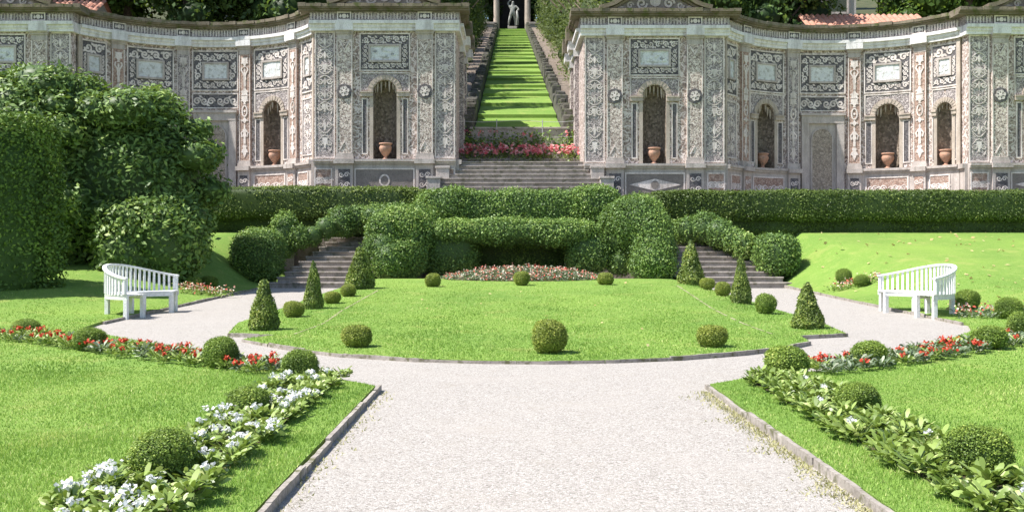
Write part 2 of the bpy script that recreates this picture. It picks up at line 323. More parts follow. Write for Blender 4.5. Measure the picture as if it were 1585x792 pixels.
def sup_core(c, r, pw, rot, k, lk, la, seed, nu=22, nv=14):
    vs = []; fs = []
    for i in range(nv+1):
        t = -PI/2+PI*i/nv
        for j in range(nu):
            a = 2*PI*j/nu; q = np.array([math.cos(t)*math.cos(a), math.cos(t)*math.sin(a), math.sin(t)])
            q = q/np.max(np.abs(q)); q = q/(np.sum(np.abs(q)**pw)**(1/pw)); q = q*np.array(r)*k
            if rot: cs, sn = math.cos(rot), math.sin(rot); q = np.array([q[0]*cs-q[1]*sn, q[0]*sn+q[1]*cs, q[2]])
            vs.append(q+np.array(c))
    for i in range(nv):
        for j in range(nu): fs.append((i*nu+j, i*nu+(j+1) % nu, (i+1)*nu+(j+1) % nu, (i+1)*nu+j))
    vs = np.array(vs)
    return vs, fs
def shrub(prims, leaf, dens=1.0, amp=0.04, lk=3.0, seed=0.0, tilt=0.7, up=0.25, core=0.9, floor=None, fuzz=0.03, aspect=0.55, clumpk=2.2):
    """prims: (centre, radii, power, rotation)"""
    L = Leaves()
    for i, (c, r, pw, rot) in enumerate(prims):
        n = int(sup_area(r)/(leaf*leaf*aspect)*3.4*dens)
        p, nr = sup_sample(n, c, r, pw, rot)
        keep = np.ones(n, bool)
        for j, (c2, r2, pw2, rot2) in enumerate(prims):
            if j != i: keep &= ~sup_inside(p, c2, r2, pw2, rot2)
        if floor is not None: keep &= p[:, 2] > floor
        p, nr = p[keep], nr[keep]; n = len(p)
        p = p+nr*(lump(p, lk, amp, seed)+rng.normal(0, fuzz, n)-fuzz)[:, None]
        var = np.clip(0.45+0.24*lump(p, clumpk, 1.0, seed+3)+rng.normal(0, 0.2, n), 0, 1)
        L.leaves(p, nr, leaf, var, tilt, aspect, up)
        vs, fs = sup_core(c, r, pw, rot, core, lk, amp, seed)
        L.mesh(vs, fs, 0.03)
    return L

# ------------------------------------------------------------------ camera, sun, sky
cam = bpy.data.cameras.new('camera'); co = bpy.data.objects.new('camera', cam); COL.objects.link(co); S.camera = co
cam.sensor_width = 36; cam.sensor_fit = 'HORIZONTAL'; cam.lens = 36.0
cam.shift_x = (792.5-VPX)/1585; cam.shift_y = -(396-HY)/1585; cam.clip_end = 2000; cam.clip_start = 0.1
co.location = (CX, 0, CH); co.rotation_euler = (PI/2, 0, 0)
SUN_E, SUN_A = math.radians(57), math.radians(15)            # from the left, a touch in front of the facade
sv = Vector((-math.cos(SUN_E)*math.cos(SUN_A), -math.cos(SUN_E)*math.sin(SUN_A), math.sin(SUN_E)))
sl = bpy.data.lights.new('sun', 'SUN'); so = bpy.data.objects.new('sun', sl); COL.objects.link(so)
sl.energy = 5.0; sl.angle = math.radians(0.53); sl.color = (1.0, 0.96, 0.90)
so.rotation_euler = sv.to_track_quat('Z', 'Y').to_euler(); so.location = (-30, 0, 60)
w = bpy.data.worlds.new('World'); S.world = w; w.use_nodes = True; nt = w.node_tree
bg = nt.nodes['Background']; sky = nt.nodes.new('ShaderNodeTexSky'); sky.sky_type = 'NISHITA'; sky.sun_disc = False
sky.sun_elevation = SUN_E; sky.sun_rotation = math.atan2(sv.x, sv.y); sky.air_density = 1.0; sky.dust_density = 0.8
nt.links.new(sky.outputs[0], bg.inputs[0]); bg.inputs[1].default_value = 0.11
S.view_settings.view_transform = 'Standard'; S.view_settings.look = 'None'; S.view_settings.exposure = 0.85; S.view_settings.gamma = 1.0

# ------------------------------------------------------------------ ground, lawns, kerbs
def grid_obj(name, xs, ys, zf, mat):
    mb = MB(); vs = [(x, y, zf(x, y)) for y in ys for x in xs]; n = len(xs)
    mb.add(vs, [(j*n+i, j*n+i+1, (j+1)*n+i+1, (j+1)*n+i) for j in range(len(ys)-1) for i in range(n-1)])
    o = mb.build(name, mat, smooth=True); tag(o, kind='structure'); return o
lin = lambda a, b, n: [a+(b-a)*i/n for i in range(n+1)]
def ground_z(x, y):
    return g(y) if y <= 31 else 0.27-0.05*min(1, y-31)
grid_obj('ground', lin(-60, 60, 24), lin(-30, 0, 3)+lin(1.3, 37, 28), ground_z, M['gravel'])

def in_poly(pts, poly):
    x, y = pts[:, 0], pts[:, 1]; ins = np.zeros(len(pts), bool); n = len(poly)
    for i in range(n):
        x0, y0 = poly[i]; x1, y1 = poly[(i+1) % n]
        if y0 == y1: continue
        c = ((y0 > y) != (y1 > y)) & (x < (x1-x0)*(y-y0)/(y1-y0)+x0); ins ^= c
    return ins
def resample(pts, step, closed=False):
    out = []; P = pts+[pts[0]] if closed else pts
    for a, b in zip(P[:-1], P[1:]):
        k = max(1, int(math.hypot(b[0]-a[0], b[1]-a[1])/step))
        out += [(a[0]+(b[0]-a[0])*i/k, a[1]+(b[1]-a[1])*i/k) for i in range(k)]
    if not closed: out.append(P[-1])
    return out
def lawn(name, poly, zf, mat, step=0.45):
    bd = resample(poly, step, True); nb = len(bd)
    A = np.array(poly); xs = np.arange(A[:, 0].min(), A[:, 0].max(), step*1.2); ys = np.arange(A[:, 1].min(), A[:, 1].max(), step*1.2)
    G = np.array([(x, y) for x in xs for y in ys])+rng.uniform(-0.05, 0.05, (len(xs)*len(ys), 2))
    G = G[in_poly(G, poly)]; B = np.array(bd)
    far = np.array([np.min(np.sum((B-q)**2, 1)) > (0.25*step)**2 for q in G]); G = G[far]
    vs, es, fs, *_ = geometry.delaunay_2d_cdt([Vector(p) for p in bd]+[Vector(p) for p in G], [], [list(range(nb))], 1, 1e-6)
    mb = MB(); mb.add([(v.x, v.y, zf(v.x, v.y)) for v in vs], [tuple(f) for f in fs])
    bz = [(x, y, zf(x, y)) for x, y in bd]; sk = bz+[(x, y, g(y)-0.06) for x, y in bd]
    mb.add(sk, [(i, (i+1) % nb, nb+(i+1) % nb, nb+i) for i in range(nb)])
    o = mb.build(name, mat, smooth=False)
    for p in o.data.polygons: p.use_smooth = abs(p.normal.z) > 0.5
    tag(o, kind='structure'); return o
def kerb(name, pts, zf, top=0.006, th=0.035, stone_len=0.9):
    mb = MB(); P = resample(pts, 0.12)
    cum = 0; cur = [P[0]]; segs = []
    for a, b in zip(P[:-1], P[1:]):
        cum += math.hypot(b[0]-a[0], b[1]-a[1]); cur.append(b)
        if cum > stone_len*random.uniform(0.7, 1.3): segs.append(cur); cur = [b]; cum = 0
    if len(cur) > 1: segs.append(cur)
    for sg in segs:
        n = len(sg); vs = []; dz = random.uniform(-0.012, 0.012); dw = random.uniform(-0.008, 0.008)
        for i, (x, y) in enumerate(sg):
            a = sg[max(0, i-1)]; b = sg[min(n-1, i+1)]; dx, dy = b[0]-a[0], b[1]-a[1]; L = math.hypot(dx, dy)
            nx, ny = -dy/L*th/2, dx/L*th/2
            if i == 0: x += dx/L*0.006; y += dy/L*0.006
            zt = max(zf(x, y), g(y))+top+dz+random.uniform(-0.004, 0.004); zb = g(y)-0.1
            vs += [(x+nx+dw, y+ny, zb), (x+nx+dw, y+ny, zt), (x-nx+dw, y-ny, zt), (x-nx+dw, y-ny, zb)]
        fs = [(0, 1, 2, 3), tuple(4*n-4+k for k in (3, 2, 1, 0))]
        for i in range(n-1):
            for k in range(3): fs.append((4*i+k, 4*i+4+k, 4*i+5+k, 4*i+1+k))
        mb.add(vs, fs)
    o = mb.build(name, M['kerb']); tag(o, kind='structure'); return o

# central lawn: straight sides, rounded front with two notched corners
front = [GR(p, q) for p, q in ((376, 529), (440, 541), (520, 552), (640, 560), (750, 563), (850, 564), (950, 562), (1050, 558), (1150, 550), (1215, 542), (1254, 534))]
oval = front+[GR(1240, 525), GR(1312, 521), (5.25, 18.5), (5.2, 22), (5.15, 27), (5.05, 30.8), (4.6, 31.4), (-4.4, 31.4), (-5.05, 30.8), (-5.2, 27), (-5.25, 22), (-5.3, 18.5), GR(352, 521), GR(425, 523)]
lawn('lawn', oval, oval_z, M['turf'])
kerb('lawn_kerb', front, oval_z, 0.002, 0.035, 1.1)
kerb('lawn_kerb', [GR(1240, 525), GR(1312, 521)], oval_z, 0.002, 0.035, 0.5)
kerb('lawn_kerb', [GR(352, 521), GR(425, 523)], oval_z, 0.002, 0.035, 0.5)
# the two side lawns, each with the front lawn by the path and the slope behind
left = [(-1.80, 2.5), (-1.80, 10.72), GR(520, 592), GR(440, 577), GR(395, 562), GR(300, 545), GR(220, 533), GR(165, 522), GR(120, 514), (-7.85, 18.6), (-7.85, 24), (-7.8, 31.2), (-7.9, 36.2), (-45, 36.2), (-45, 2.5)]
right = [(1.73, 2.5), (1.73, 10.85), GR(1175, 588), GR(1290, 578), GR(1315, 566), GR(1400, 545), GR(1470, 529), GR(1505, 516), (7.85, 18.4), (7.9, 24), (8.0, 31.2), (8.1, 36.2), (45, 36.2), (45, 2.5)]
lawn('side_lawn', left, lawn_z, M['turf'], 0.6); lawn('side_lawn', right, lawn_z, M['turf'], 0.6)
kerb('path_kerb', [(-1.76, 2.5), (-1.76, 10.72)], lawn_z, 0.006, 0.036)
kerb('path_kerb', [(1.69, 2.5), (1.69, 10.85)], lawn_z, 0.006, 0.036)
kerb('path_kerb', [(-7.80, 18.7), (-7.80, 24), (-7.75, 31.1)], lawn_z, 0.006, 0.036)
kerb('path_kerb', [(7.80, 18.5), (7.85, 24), (7.95, 31.1)], lawn_z, 0.006, 0.036)
# thin worn strips across the central lawn
for pl in ([(448, 513), (500, 495), (530, 478), (585, 455)], [(1048, 449), (1100, 475), (1150, 495), (1195, 510)]):
    mb = MB(); P = []
    for p, q in pl: x, y = GR(p, q, 0.12); P.append((x, y))
    P = resample(P, 0.15)
    for a, b in zip(P[:-1], P[1:]):
        if random.random() < 0.12: continue
        wd = 0.028
        mb.add([(x+sx*wd*random.uniform(0.5, 1), y, oval_z(x, y)+0.006) for (x, y), sx in ((a, -1), (a, 1), (b, 1), (b, -1))], [(0, 1, 2, 3)])
    tag(mb.build('worn_strip', M['worn']), kind='structure')
# terrace behind the hedge and the wooded hill
mb = MB(); mb.box(-45, 45, 36.6, 46.5, 0.0, 3.0); tag(mb.build('terrace', M['step']), kind='structure')
mb = MB(); mb.box(-45, -8.0, 36.2, 36.6, 0.0, 2.95); mb.box(8.0, 45, 36.2, 36.6, 0.0, 2.95); tag(mb.build('terrace_edge', M['step']), kind='structure')
def hill_z(x, y):
    b = ramp_z(y)-0.5
    return b+0.8*math.sin(x*0.13+1)*math.sin(y*0.09)*sstep((abs(x)-5)/6)+0.10*max(0, abs(x)-6)
grid_obj('hill', lin(-150, 150, 60), [46.5]+lin(48, 190, 36), hill_z, M['earth'])

# ------------------------------------------------------------------ grass blades and tufts
def blades(name, polys, zf, specs, mat=M['blade']):
    L = Leaves()
    for (x0, x1, y0, y1, dens, h, wd) in specs:
        n = int((x1-x0)*(y1-y0)*dens); p = np.stack([rng.uniform(x0, x1, n), rng.uniform(y0, y1, n)], 1)
        k = np.zeros(n, bool)
        for po in polys: k |= in_poly(p, po)
        if y1-y0 > 6: k &= rng.random(n) < 1-((p[:, 1]-y0)/(y1-y0))**0.8
        vis = np.abs((p[:, 0]-CX)/p[:, 1]) < 0.52; p = p[k & vis]; n = len(p)
        z = np.array([zf(a, b) for a, b in p]); a = rng.uniform(0, 2*PI, n); hh = h*rng.uniform(0.5, 1.3, n)*(1+0.25*np.sin(p[:, 0]*3+np.sin(p[:, 1]*2.1)))
        dx, dy = np.cos(a)*wd/2, np.sin(a)*wd/2; lx, ly = rng.normal(0, 0.45, n)*hh, rng.normal(0, 0.45, n)*hh
        q = np.stack([np.stack([p[:, 0]-dx, p[:, 1]-dy, z-0.004], 1), np.stack([p[:, 0]+dx, p[:, 1]+dy, z-0.004], 1), np.stack([p[:, 0]+lx, p[:, 1]+ly, z+hh], 1)], 1).reshape(-1, 3)
        var = np.clip(0.5+0.18*np.sin(p[:, 0]*1.3+1.7*np.sin(p[:, 1]*0.8))+0.16*np.sin(p[:, 1]*3.1+2*np.sin(p[:, 0]*2.3))*np.sin(p[:, 0]*0.9+1)+rng.normal(0, 0.22, n), 0, 1)
        L.faces(q, 3, var)
    o = L.build(name, mat); return tag(o, kind='stuff')
EDGE = -1.82
blades('grass', [left, right], lawn_z, [(-5, 5, 4.5, 8, 6000, 0.024, 0.007), (-7.5, 7.5, 8, 12, 2600, 0.022, 0.010), (-13, 13, 12, 27, 900, 0.022, 0.018)])
blades('grass', [oval], oval_z, [(-6, 6, 12.5, 31, 1300, 0.022, 0.017)])
tag(COL.objects['grass'], 'short mown grass of the two side lawns', 'grass'); tag(COL.objects['grass.001'], 'short mown grass of the central lawn', 'grass')
# dry weeds creeping onto the gravel along the kerbs
L = Leaves()
for sx, k0, n in ((1, 1.655, 2200), (-1, -1.725, 350)):
    y = rng.uniform(4.6, 10.6, n); x = k0-sx*np.abs(rng.normal(0, 0.10, n))*(0.5+0.8*np.abs(np.sin(y*2.3+np.sin(y*5))))
    z = np.array([g(t) for t in y]); a = rng.uniform(0, 6.28, n); h = rng.uniform(0.008, 0.03, n); wd = 0.007
    q = np.stack([np.stack([x-np.cos(a)*wd, y-np.sin(a)*wd, z], 1), np.stack([x+np.cos(a)*wd, y+np.sin(a)*wd, z], 1), np.stack([x+rng.normal(0, 0.015, n), y+rng.normal(0, 0.015, n), z+h], 1)], 1).reshape(-1, 3)
    L.faces(q, 3, np.clip(rng.normal(0.85, 0.2, n), 0, 1))
tag(L.build('weeds', M['weed']), 'dry sparse weeds on the gravel along both kerbs', 'weeds', kind='stuff')
# fallen leaves
L = Leaves(); n = 150
x = rng.uniform(8.3, 16, n); y = rng.uniform(20, 35, n); p = np.stack([x, y, np.array([lawn_z(a, b) for a, b in zip(x, y)])+0.03], 1)
L.leaves(p, np.tile([0, 0, 1.0], (n, 1)), 0.13, rng.uniform(0, 1, n), 0.35, 0.7)
n = 26; x = rng.uniform(-4, 4, n); y = rng.uniform(14, 29, n); p = np.stack([x, y, np.array([oval_z(a, b) for a, b in zip(x, y)])+0.03], 1)
L.leaves(p, np.tile([0, 0, 1.0], (n, 1)), 0.08, rng.uniform(0, 1, n), 0.3, 0.7)
tag(L.build('fallen_leaves', M['fallen']), 'yellow fallen leaves scattered over the lawns', 'leaves', kind='stuff')

# ------------------------------------------------------------------ clipped shrubs
def unit_ball(seed, mat, leaf=0.085, lk=3.0):
    prims = [((0, 0, 0.92), (1, 1, 0.95), 2.3, 0)]
    prims = [((0, 0, 0.95), (0.97, 0.97, 0.95), 2.05, 0), ((0.2*math.cos(seed), 0.2*math.sin(seed), 1.0), (0.82, 0.82, 0.9), 2.0, 0)]
    L = shrub(prims, leaf, 1.1, 0.085, lk, seed, 0.95, 0.35, 0.86, 0.02, 0.06)
    o = L.build('box_ball', mat); COL.objects.unlink(o); return o.data
BM = [unit_ball(1, M['box'], 0.085), unit_ball(5, M['box'], 0.11), unit_ball(9, M['boxyellow'], 0.10)]
balls = [  # px centre, py base, px width, px height, mesh, label
 (252, 752, 116, 82, 0, 'largest dark green box ball low in the left white flower bed'),
 (384, 652, 78, 52, 0, 'box ball half sunk in the middle of the left white flower bed'),
 (465, 592, 64, 50, 0, 'round box ball at the far tip of the left white flower bed'),
 (343, 570, 62, 48, 0, 'box ball near the right end of the left red flower bed'),
 (138, 543, 56, 35, 0, 'box ball in the middle of the left red flower bed'),
 (40, 522, 52, 28, 0, 'box ball at the far left end of the left red flower bed'),
 (1515, 742, 116, 78, 0, 'largest box ball low in the right leafy flower bed'),
 (1328, 640, 78, 47, 0, 'box ball half sunk in the middle of the right leafy flower bed'),
 (1219, 586, 76, 52, 1, 'round box ball at the far tip of the right leafy flower bed'),
 (1345, 566, 60, 40, 1, 'box ball at the left end of the right red flower bed'),
 (1531, 541, 60, 38, 1, 'bright box ball in the middle of the right red flower bed'),
 (1582, 525, 52, 42, 0, 'box ball cut off by the right picture edge above the red bed'),
 (551, 538, 52, 36, 2, 'yellowish box ball at the front left of the central lawn'),
 (851, 548, 61, 54, 2, 'tall round yellowish box ball at the front middle of the central lawn'),
 (1103, 538, 52, 36, 2, 'yellowish box ball at the front right of the central lawn'),
 (670, 444, 27, 22, 2, 'small box ball left of the oval pink flower bed'),
 (807, 442, 28, 23, 2, 'small box ball before the middle of the oval pink flower bed'),
 (937, 441, 28, 20, 2, 'small box ball right of the oval pink flower bed'),
 (455, 491, 36, 26, 2, 'box ball between the nearest and the middle cone on the left'),
 (515, 470, 28, 20, 2, 'low box ball just right of the middle left cone'),
 (539, 459, 27, 20, 2, 'low box ball at the foot of the farthest left cone'),
 (1186, 486, 35, 33, 1, 'box ball between the middle and the nearest cone on the right'),
 (1119, 458, 27, 23, 2, 'low box ball just left of the middle right cone'),
 (1095, 448, 26, 19, 2, 'low box ball just right of the farthest right cone'),
 (299, 449, 30, 20, 1, 'box ball just behind the right end of the left bench'),
 (323, 446, 30, 19, 1, 'box ball second from the left bench, nearer the stairs'),
 (1306, 440, 28, 23, 0, 'left of the two small box balls beside the right bench'),
 (1334, 444, 28, 18, 0, 'right of the two small box balls, nearest the right bench'),
 (1497, 479, 42, 30, 0, 'box ball on the grass just right of the right bench'),
 (1562, 494, 46, 33, 0, 'low spreading box ball at the right edge beyond the red bed')]
def surf(x, y):
    return oval_z(x, y) if abs(x) < 5.35 and y > 12.9 else lawn_z(x, y)
def SF(px, py):                       # pixel -> point on the lawn surfaces
    lo, hi = 3.0, 40.0
    for _ in range(50):
        m = (lo+hi)/2; x = (px-VPX)*m/F_PX+CX
        if HY+F_PX*(CH-surf(x, m))/m > py: lo = m
        else: hi = m
    return (px-VPX)*lo/F_PX+CX, lo
BALLS = []
for i, (px, py, wd, ht, k, lab) in enumerate(balls):
    x, y = SF(px, py); s = y/F_PX; r = wd*s/2; y += r*0.55; x = (px-VPX)*y/F_PX+CX
    r = wd*y/F_PX/2*0.95; h = ht*y/F_PX*0.98; BALLS.append((x, y, r))
    o = bpy.data.objects.new('box_ball', BM[k]); COL.objects.link(o); o.location = (x, y, surf(x, y)-0.02); o.scale = (r*0.97, r*0.97, h/1.84); o.rotation_euler = (0, 0, i*1.37)
    tag(o, lab, 'box ball', 'clipped box balls')

def unit_cone(seed):
    L = Leaves(); n = 5200; t = rng.uniform(0, 1, n); t = 1-np.sqrt(t); t = t*0.98
    a = rng.uniform(0, 2*PI, n)
    def rad(t): return np.where(t < 0.12, 0.86+1.1*t, 1.0*(1-(t-0.12)/0.88)**0.82)*0.97+0.04
    pr = rad(t); p = np.stack([np.cos(a)*pr, np.sin(a)*pr, t*3.0], 1)
    nr = np.stack([np.cos(a)*0.94, np.sin(a)*0.94, np.full(n, 0.33)], 1)
    p += nr*(lump(p, 3.2, 0.10, seed)+rng.normal(0, 0.05, n))[:, None]
    L.leaves(p, nr, 0.19, np.clip(0.45+0.25*lump(p, 3, 1, seed)+rng.normal(0, 0.2, n), 0, 1), 0.85, 0.55, 0.3)
    mb = MB(); ts = [0, 0.1, 0.25, 0.5, 0.75, 0.97]; mb.lathe([(float(rad(np.array(q)))*0.86, q*3.0) for q in ts], 14)
    L.mesh(mb.v, mb.f, 0.03)
    o = L.build('cone', M['yew']); COL.objects.unlink(o); return o.data
CN = [unit_cone(2), unit_cone(6)]
for i, (px, py, wd, ht, lab) in enumerate([
 (409, 511, 48, 82, 'nearest clipped cone on the left side of the central lawn'),
 (485, 478, 30, 78, 'slim middle clipped cone on the left side of the central lawn'),
 (557, 447, 44, 68, 'broad farthest clipped cone beside the left stairs'),
 (1250, 509, 48, 76, 'nearest clipped cone on the right side of the central lawn'),
 (1147, 470, 31, 77, 'slim middle clipped cone on the right side of the central lawn'),
 (1069, 440, 40, 72, 'broad farthest clipped cone beside the right stairs')]):
    x, y = SF(px, py); y += 0.12; x = (px-VPX)*y/F_PX+CX; q = y/F_PX
    o = bpy.data.objects.new('box_cone', CN[i % 2]); COL.objects.link(o); o.location = (x, y, surf(x, y)-0.02); o.scale = (wd*q/2*0.95, wd*q/2*0.95, ht*q/3.0); o.rotation_euler = (0, 0, i*1.1)
    tag(o, lab, 'topiary cone', 'clipped cones')

def hedge(name, prims, mat, lab, cat='hedge', **kw):
    c = np.array(prims[0][0], float); c[2] = 0
    L = shrub(prims, **kw); o = L.build(name, mat)
    tag(o, lab, cat); return o
def E(px0, px1, py0, py1, d, dep, pw=2.6, rot=0):   # superellipsoid spanning a photo rectangle at distance d
    x0, _, z1 = PT(px0, py0, d); x1, _, z0 = PT(px1, py1, d)
    return (((x0+x1)/2, d, (z0+z1)/2), ((x1-x0)/2, dep, (z1-z0)/2), pw, rot)
# long straight hedge along the terrace, in two lengths
hedge('long_hedge', [((-8.9, 35.6, 3.02), (6.0, 0.62, 0.56), 6, 0), ((-8.9, 35.75, 2.45), (5.95, 0.42, 0.62), 9, 0)], M['hedge'], 'long straight clipped hedge below the left half of the mosaic wall', leaf=0.075, dens=1.2, amp=0.05, lk=1.6, tilt=0.8, up=0.2, core=0.95, fuzz=0.035)
hedge('long_hedge', [((14.0, 35.6, 2.92), (10.6, 0.62, 0.52), 6, 0), ((14.0, 35.75, 2.4), (10.55, 0.42, 0.60), 9, 0)], M['hedge'], 'long straight clipped hedge below the right half of the mosaic wall', leaf=0.075, dens=1.2, amp=0.05, lk=1.6, seed=4, tilt=0.8, up=0.2, core=0.95, fuzz=0.035)
KW = dict(leaf=0.082, dens=1.0, amp=0.11, lk=2.9, tilt=0.8, up=0.25, core=0.86, fuzz=0.05)
hedge('ivy_hedge', [E(645, 958, 294, 352, 34.7, 0.62, 4), E(645, 730, 290, 350, 34.6, 0.66, 2.8), E(876, 962, 287, 350, 34.6, 0.66, 2.8), E(700, 900, 300, 420, 35.0, 0.4, 6)], M['ivy'], 'upper rounded ivy hedge running across the top of the central mound', **KW)
hedge('ivy_hedge', [E(650, 905, 339, 381, 33.5, 0.95, 3.0), E(650, 745, 348, 424, 33.5, 0.7, 3.0), E(872, 950, 352, 424, 33.3, 0.8, 2.7), E(800, 935, 341, 385, 33.4, 0.95, 2.8)], M['ivy'], 'lower ivy hedge overhanging a dark hollow behind the oval flower bed', seed=3, **KW)
def chain(pts):        # (px, py, radius px, distance) stations joined by overlapping lobes
    out = []
    for a, b in zip(pts[:-1], pts[1:]):
        n = max(1, int(math.hypot(a[0]-b[0], a[1]-b[1])/16))
        for q in range(n):
            t = q/n; x, y, r, d = [u+(v-u)*t for u, v in zip(a, b)]; X, Y, Z = PT(x, y, d); rr = r*d/F_PX*(1+0.09*math.sin(x*0.23+y*0.31)); out.append(((X, Y, Z), (rr, rr*1.15, rr), 2.1, 0))
    x, y, r, d = pts[-1]; X, Y, Z = PT(x, y, d); rr = r*d/F_PX; out.append(((X, Y, Z), (rr, rr*1.15, rr), 2.1, 0)); return out
KC = dict(KW); KC.update(dens=0.8, amp=0.09)
hedge('ivy_mound', chain([(648, 352, 36, 33.9), (625, 356, 40, 33.2), (598, 358, 33, 32.8), (592, 385, 32, 32.4), (604, 402, 34, 32.2), (636, 398, 33, 32.9), (640, 370, 34, 33.1)])+chain([(592, 340, 20, 33.6), (575, 334, 16, 33.9)])+[E(575, 625, 385, 436, 32.1, 0.5, 2.4)], M['ivy'], 'lumpy ivy mound beside the top of the left stairs', seed=6, **KC)
hedge('ivy_mound', chain([(950, 350, 24, 33.8), (968, 346, 36, 33.3), (985, 347, 42, 32.9), (1003, 362, 42, 32.6), (1012, 384, 38, 32.3), (1011, 402, 36, 32.0)])+chain([(955, 375, 28, 33.3), (960, 405, 22, 33.0)])+[E(975, 1046, 385, 436, 32.0, 0.7, 2.4)], M['ivy'], 'big domed ivy mound sloping down beside the right stairs', seed=8, **KC)
hedge('stair_hedge', chain([(462, 366, 20, 33.0), (484, 364, 18, 33.3), (505, 352, 20, 33.6), (530, 343, 23, 34.0), (555, 338, 22, 34.3), (585, 334, 20, 34.6), (622, 332, 17, 34.9)]), M['ivy'], 'wavy clipped hedge climbing along the left stairs', seed=10, **KC)
hedge('box_dome', [E(421, 462, 330, 398, 33.0, 0.45, 2.4)], M['ivy'], 'narrow upright box dome behind the big ball at the left stairs', 'topiary', seed=11, **KW)
hedge('big_box_ball', [E(357, 443, 354, 440, 31.9, 0.86, 2.5)], M['ivy'], 'big dark box ball at the foot of the left stairs', 'topiary', seed=12, **KW)
hedge('stair_hedge', chain([(1038, 358, 18, 34.5), (1062, 356, 22, 34.2), (1090, 354, 23, 33.9), (1112, 360, 24, 33.5), (1132, 370, 22, 33.2), (1150, 380, 20, 32.9)]), M['ivy'], 'wavy clipped hedge descending along the right stairs', seed=13, **KC)
hedge('big_box_ball', [E(1166, 1236, 358, 428, 32.2, 0.75, 2.5)], M['ivy'], 'big box ball at the foot of the right stairs', 'topiary', seed=14, **KW)

# big left hedge, rhododendron and bush
hedge('tall_hedge', [((-13.45, 22.6, 2.15), (3.0, 0.8, 2.45), 8, math.radians(42))], M['tallhedge'], 'tall dark clipped hedge at the left picture edge', leaf=0.10, dens=1.0, amp=0.10, lk=1.5, tilt=0.8, up=0.3, core=0.87, fuzz=0.06, seed=2)
rh = empty('rhododendron', (-12.2, 29.0, 0.8)); tag(rh, 'huge rounded rhododendron covering the left end of the mosaic wall', 'shrub')
BODY = [((-11.75, 29.2, 3.05), (3.0, 2.1, 2.9)), ((-14.6, 28.4, 2.85), (2.4, 2.1, 2.6)), ((-17.3, 29.0, 2.5), (2.5, 2.0, 2.2)), ((-13.2, 28.9, 3.35), (2.3, 2.0, 2.95))]
RP = [(c, r, 2.2, 0) for c, r in BODY]; rr_ = random.Random(5)
for c, r in BODY:
    for k in range(26):
        a = PI+PI*rr_.random()*1.25-0.4; t = rr_.uniform(-0.55, 1.35); q = rr_.uniform(0.95, 1.06); lr = rr_.uniform(0.5, 1.0)
        if c[0] < -13: a = PI+PI*rr_.random()
        RP.append(((c[0]+r[0]*q*math.cos(a)*math.cos(t)*0.98, c[1]+r[1]*q*math.sin(a)*math.cos(t), c[2]+r[2]*q*math.sin(t)*0.95), (lr, lr, lr*0.62), 2.0, 0))
L = shrub([((c[0]+12.2, c[1]-29.0, c[2]-0.8), r, p, q) for c, r, p, q in RP], 0.19, 0.72, 0.12, 2.6, 21, 0.7, 0.7, 0.84, -0.3, 0.10, 0.42, 1.9)
L.build('crown', M['rhodo'], rh)
mb = MB()
for k in range(7):
    a = k*0.9; mb.tube([(0.3*math.cos(a), 0.3*math.sin(a), -0.3), (0.9*math.cos(a), 0.8*math.sin(a), 0.9), (1.7*math.cos(a), 1.3*math.sin(a), 2.4)], 0.14, 0.06)
mb.build('trunk', M['bark'], rh)
hedge('laurel_bush', [((-9.75, 27.6, 1.6), (1.15, 1.0, 1.25), 2.3, 0), ((-10.6, 27.2, 1.3), (0.9, 0.8, 1.0), 2.2, 0)], M['rhodo'], 'light green rounded bush in front of the rhododendron', 'shrub', leaf=0.16, dens=1.0, amp=0.14, lk=2.6, tilt=0.8, up=0.4, core=0.86, fuzz=0.08, seed=23, aspect=0.5, floor=0.2)

# ------------------------------------------------------------------ stairs
def flight(mb, xs0, xs1, y0, dx, n, rise, tread, z0, y_back):
    for i in range(n):
        ya = y0+i*tread; o = dx*i; zt = z0+(i+1)*rise
        mb.box(xs0+o, xs1+o, ya+0.03, y_back, z0-0.3 if i == 0 else z0+i*rise-0.02, zt-0.05)
        mb.box(xs0+o-0.02, xs1+o+0.02, ya, y_back if i == n-1 else ya+tread+0.06, zt-0.05, zt)
for sx, lab in ((-1, 'garden stairs rising between ivy on the left of the central mound'), (1, 'garden stairs rising between ivy on the right of the central mound')):
    r = empty('garden_stairs', (sx*6.4, 31.0, 0.27)); tag(r, lab, 'stairs')
    mb = MB(); a, b = (-1.25, 1.45) if sx < 0 else (-1.45, 1.75)
    flight(mb, a, b, 0, -sx*0.14, 10, 0.155, 0.40, 0, 5.0)
    mb.build('steps', M['step'], r, bevel=0.012)
    mb = MB(); e = a-0.22 if sx < 0 else b+0.04
    mb.box(e, e+0.18, -0.1, 0.5, -0.2, 0.12); mb.build('end_stone', M['kerb'], r, bevel=0.015)
# broad steps between the pavilions
st = empty('terrace_steps', (0, 36.3, 3.0)); tag(st, 'broad stone steps between the two mosaic pavilions', 'stairs')
mb = MB(); n = 10; rise = 0.165
for i in range(n):
    wd = 3.05-0.02*i if i < 7 else 2.85-0.05*i
    mb.box(-wd, wd, i*0.165+0.03, 3.5, i*rise-0.02, (i+1)*rise-0.05); mb.box(-wd-0.02, wd+0.02, i*0.165, i*0.165+0.22 if i < n-1 else 3.5, (i+1)*rise-0.05, (i+1)*rise)
mb.build('steps', M['step'], st, bevel=0.012)
for sx in (-1, 1):
    for wd, y0, z0 in ((3.12, 0.45, 0.95), (2.82, 0.95, 1.36)):
        mb = MB(); mb.box(sx*wd-0.24, sx*wd+0.24, y0, y0+0.4, 0, z0); mb.box(sx*wd-0.27, sx*wd+0.27, y0-0.03, y0+0.43, z0, z0+0.08); mb.build('step_block', M['grey'], st, bevel=0.012)

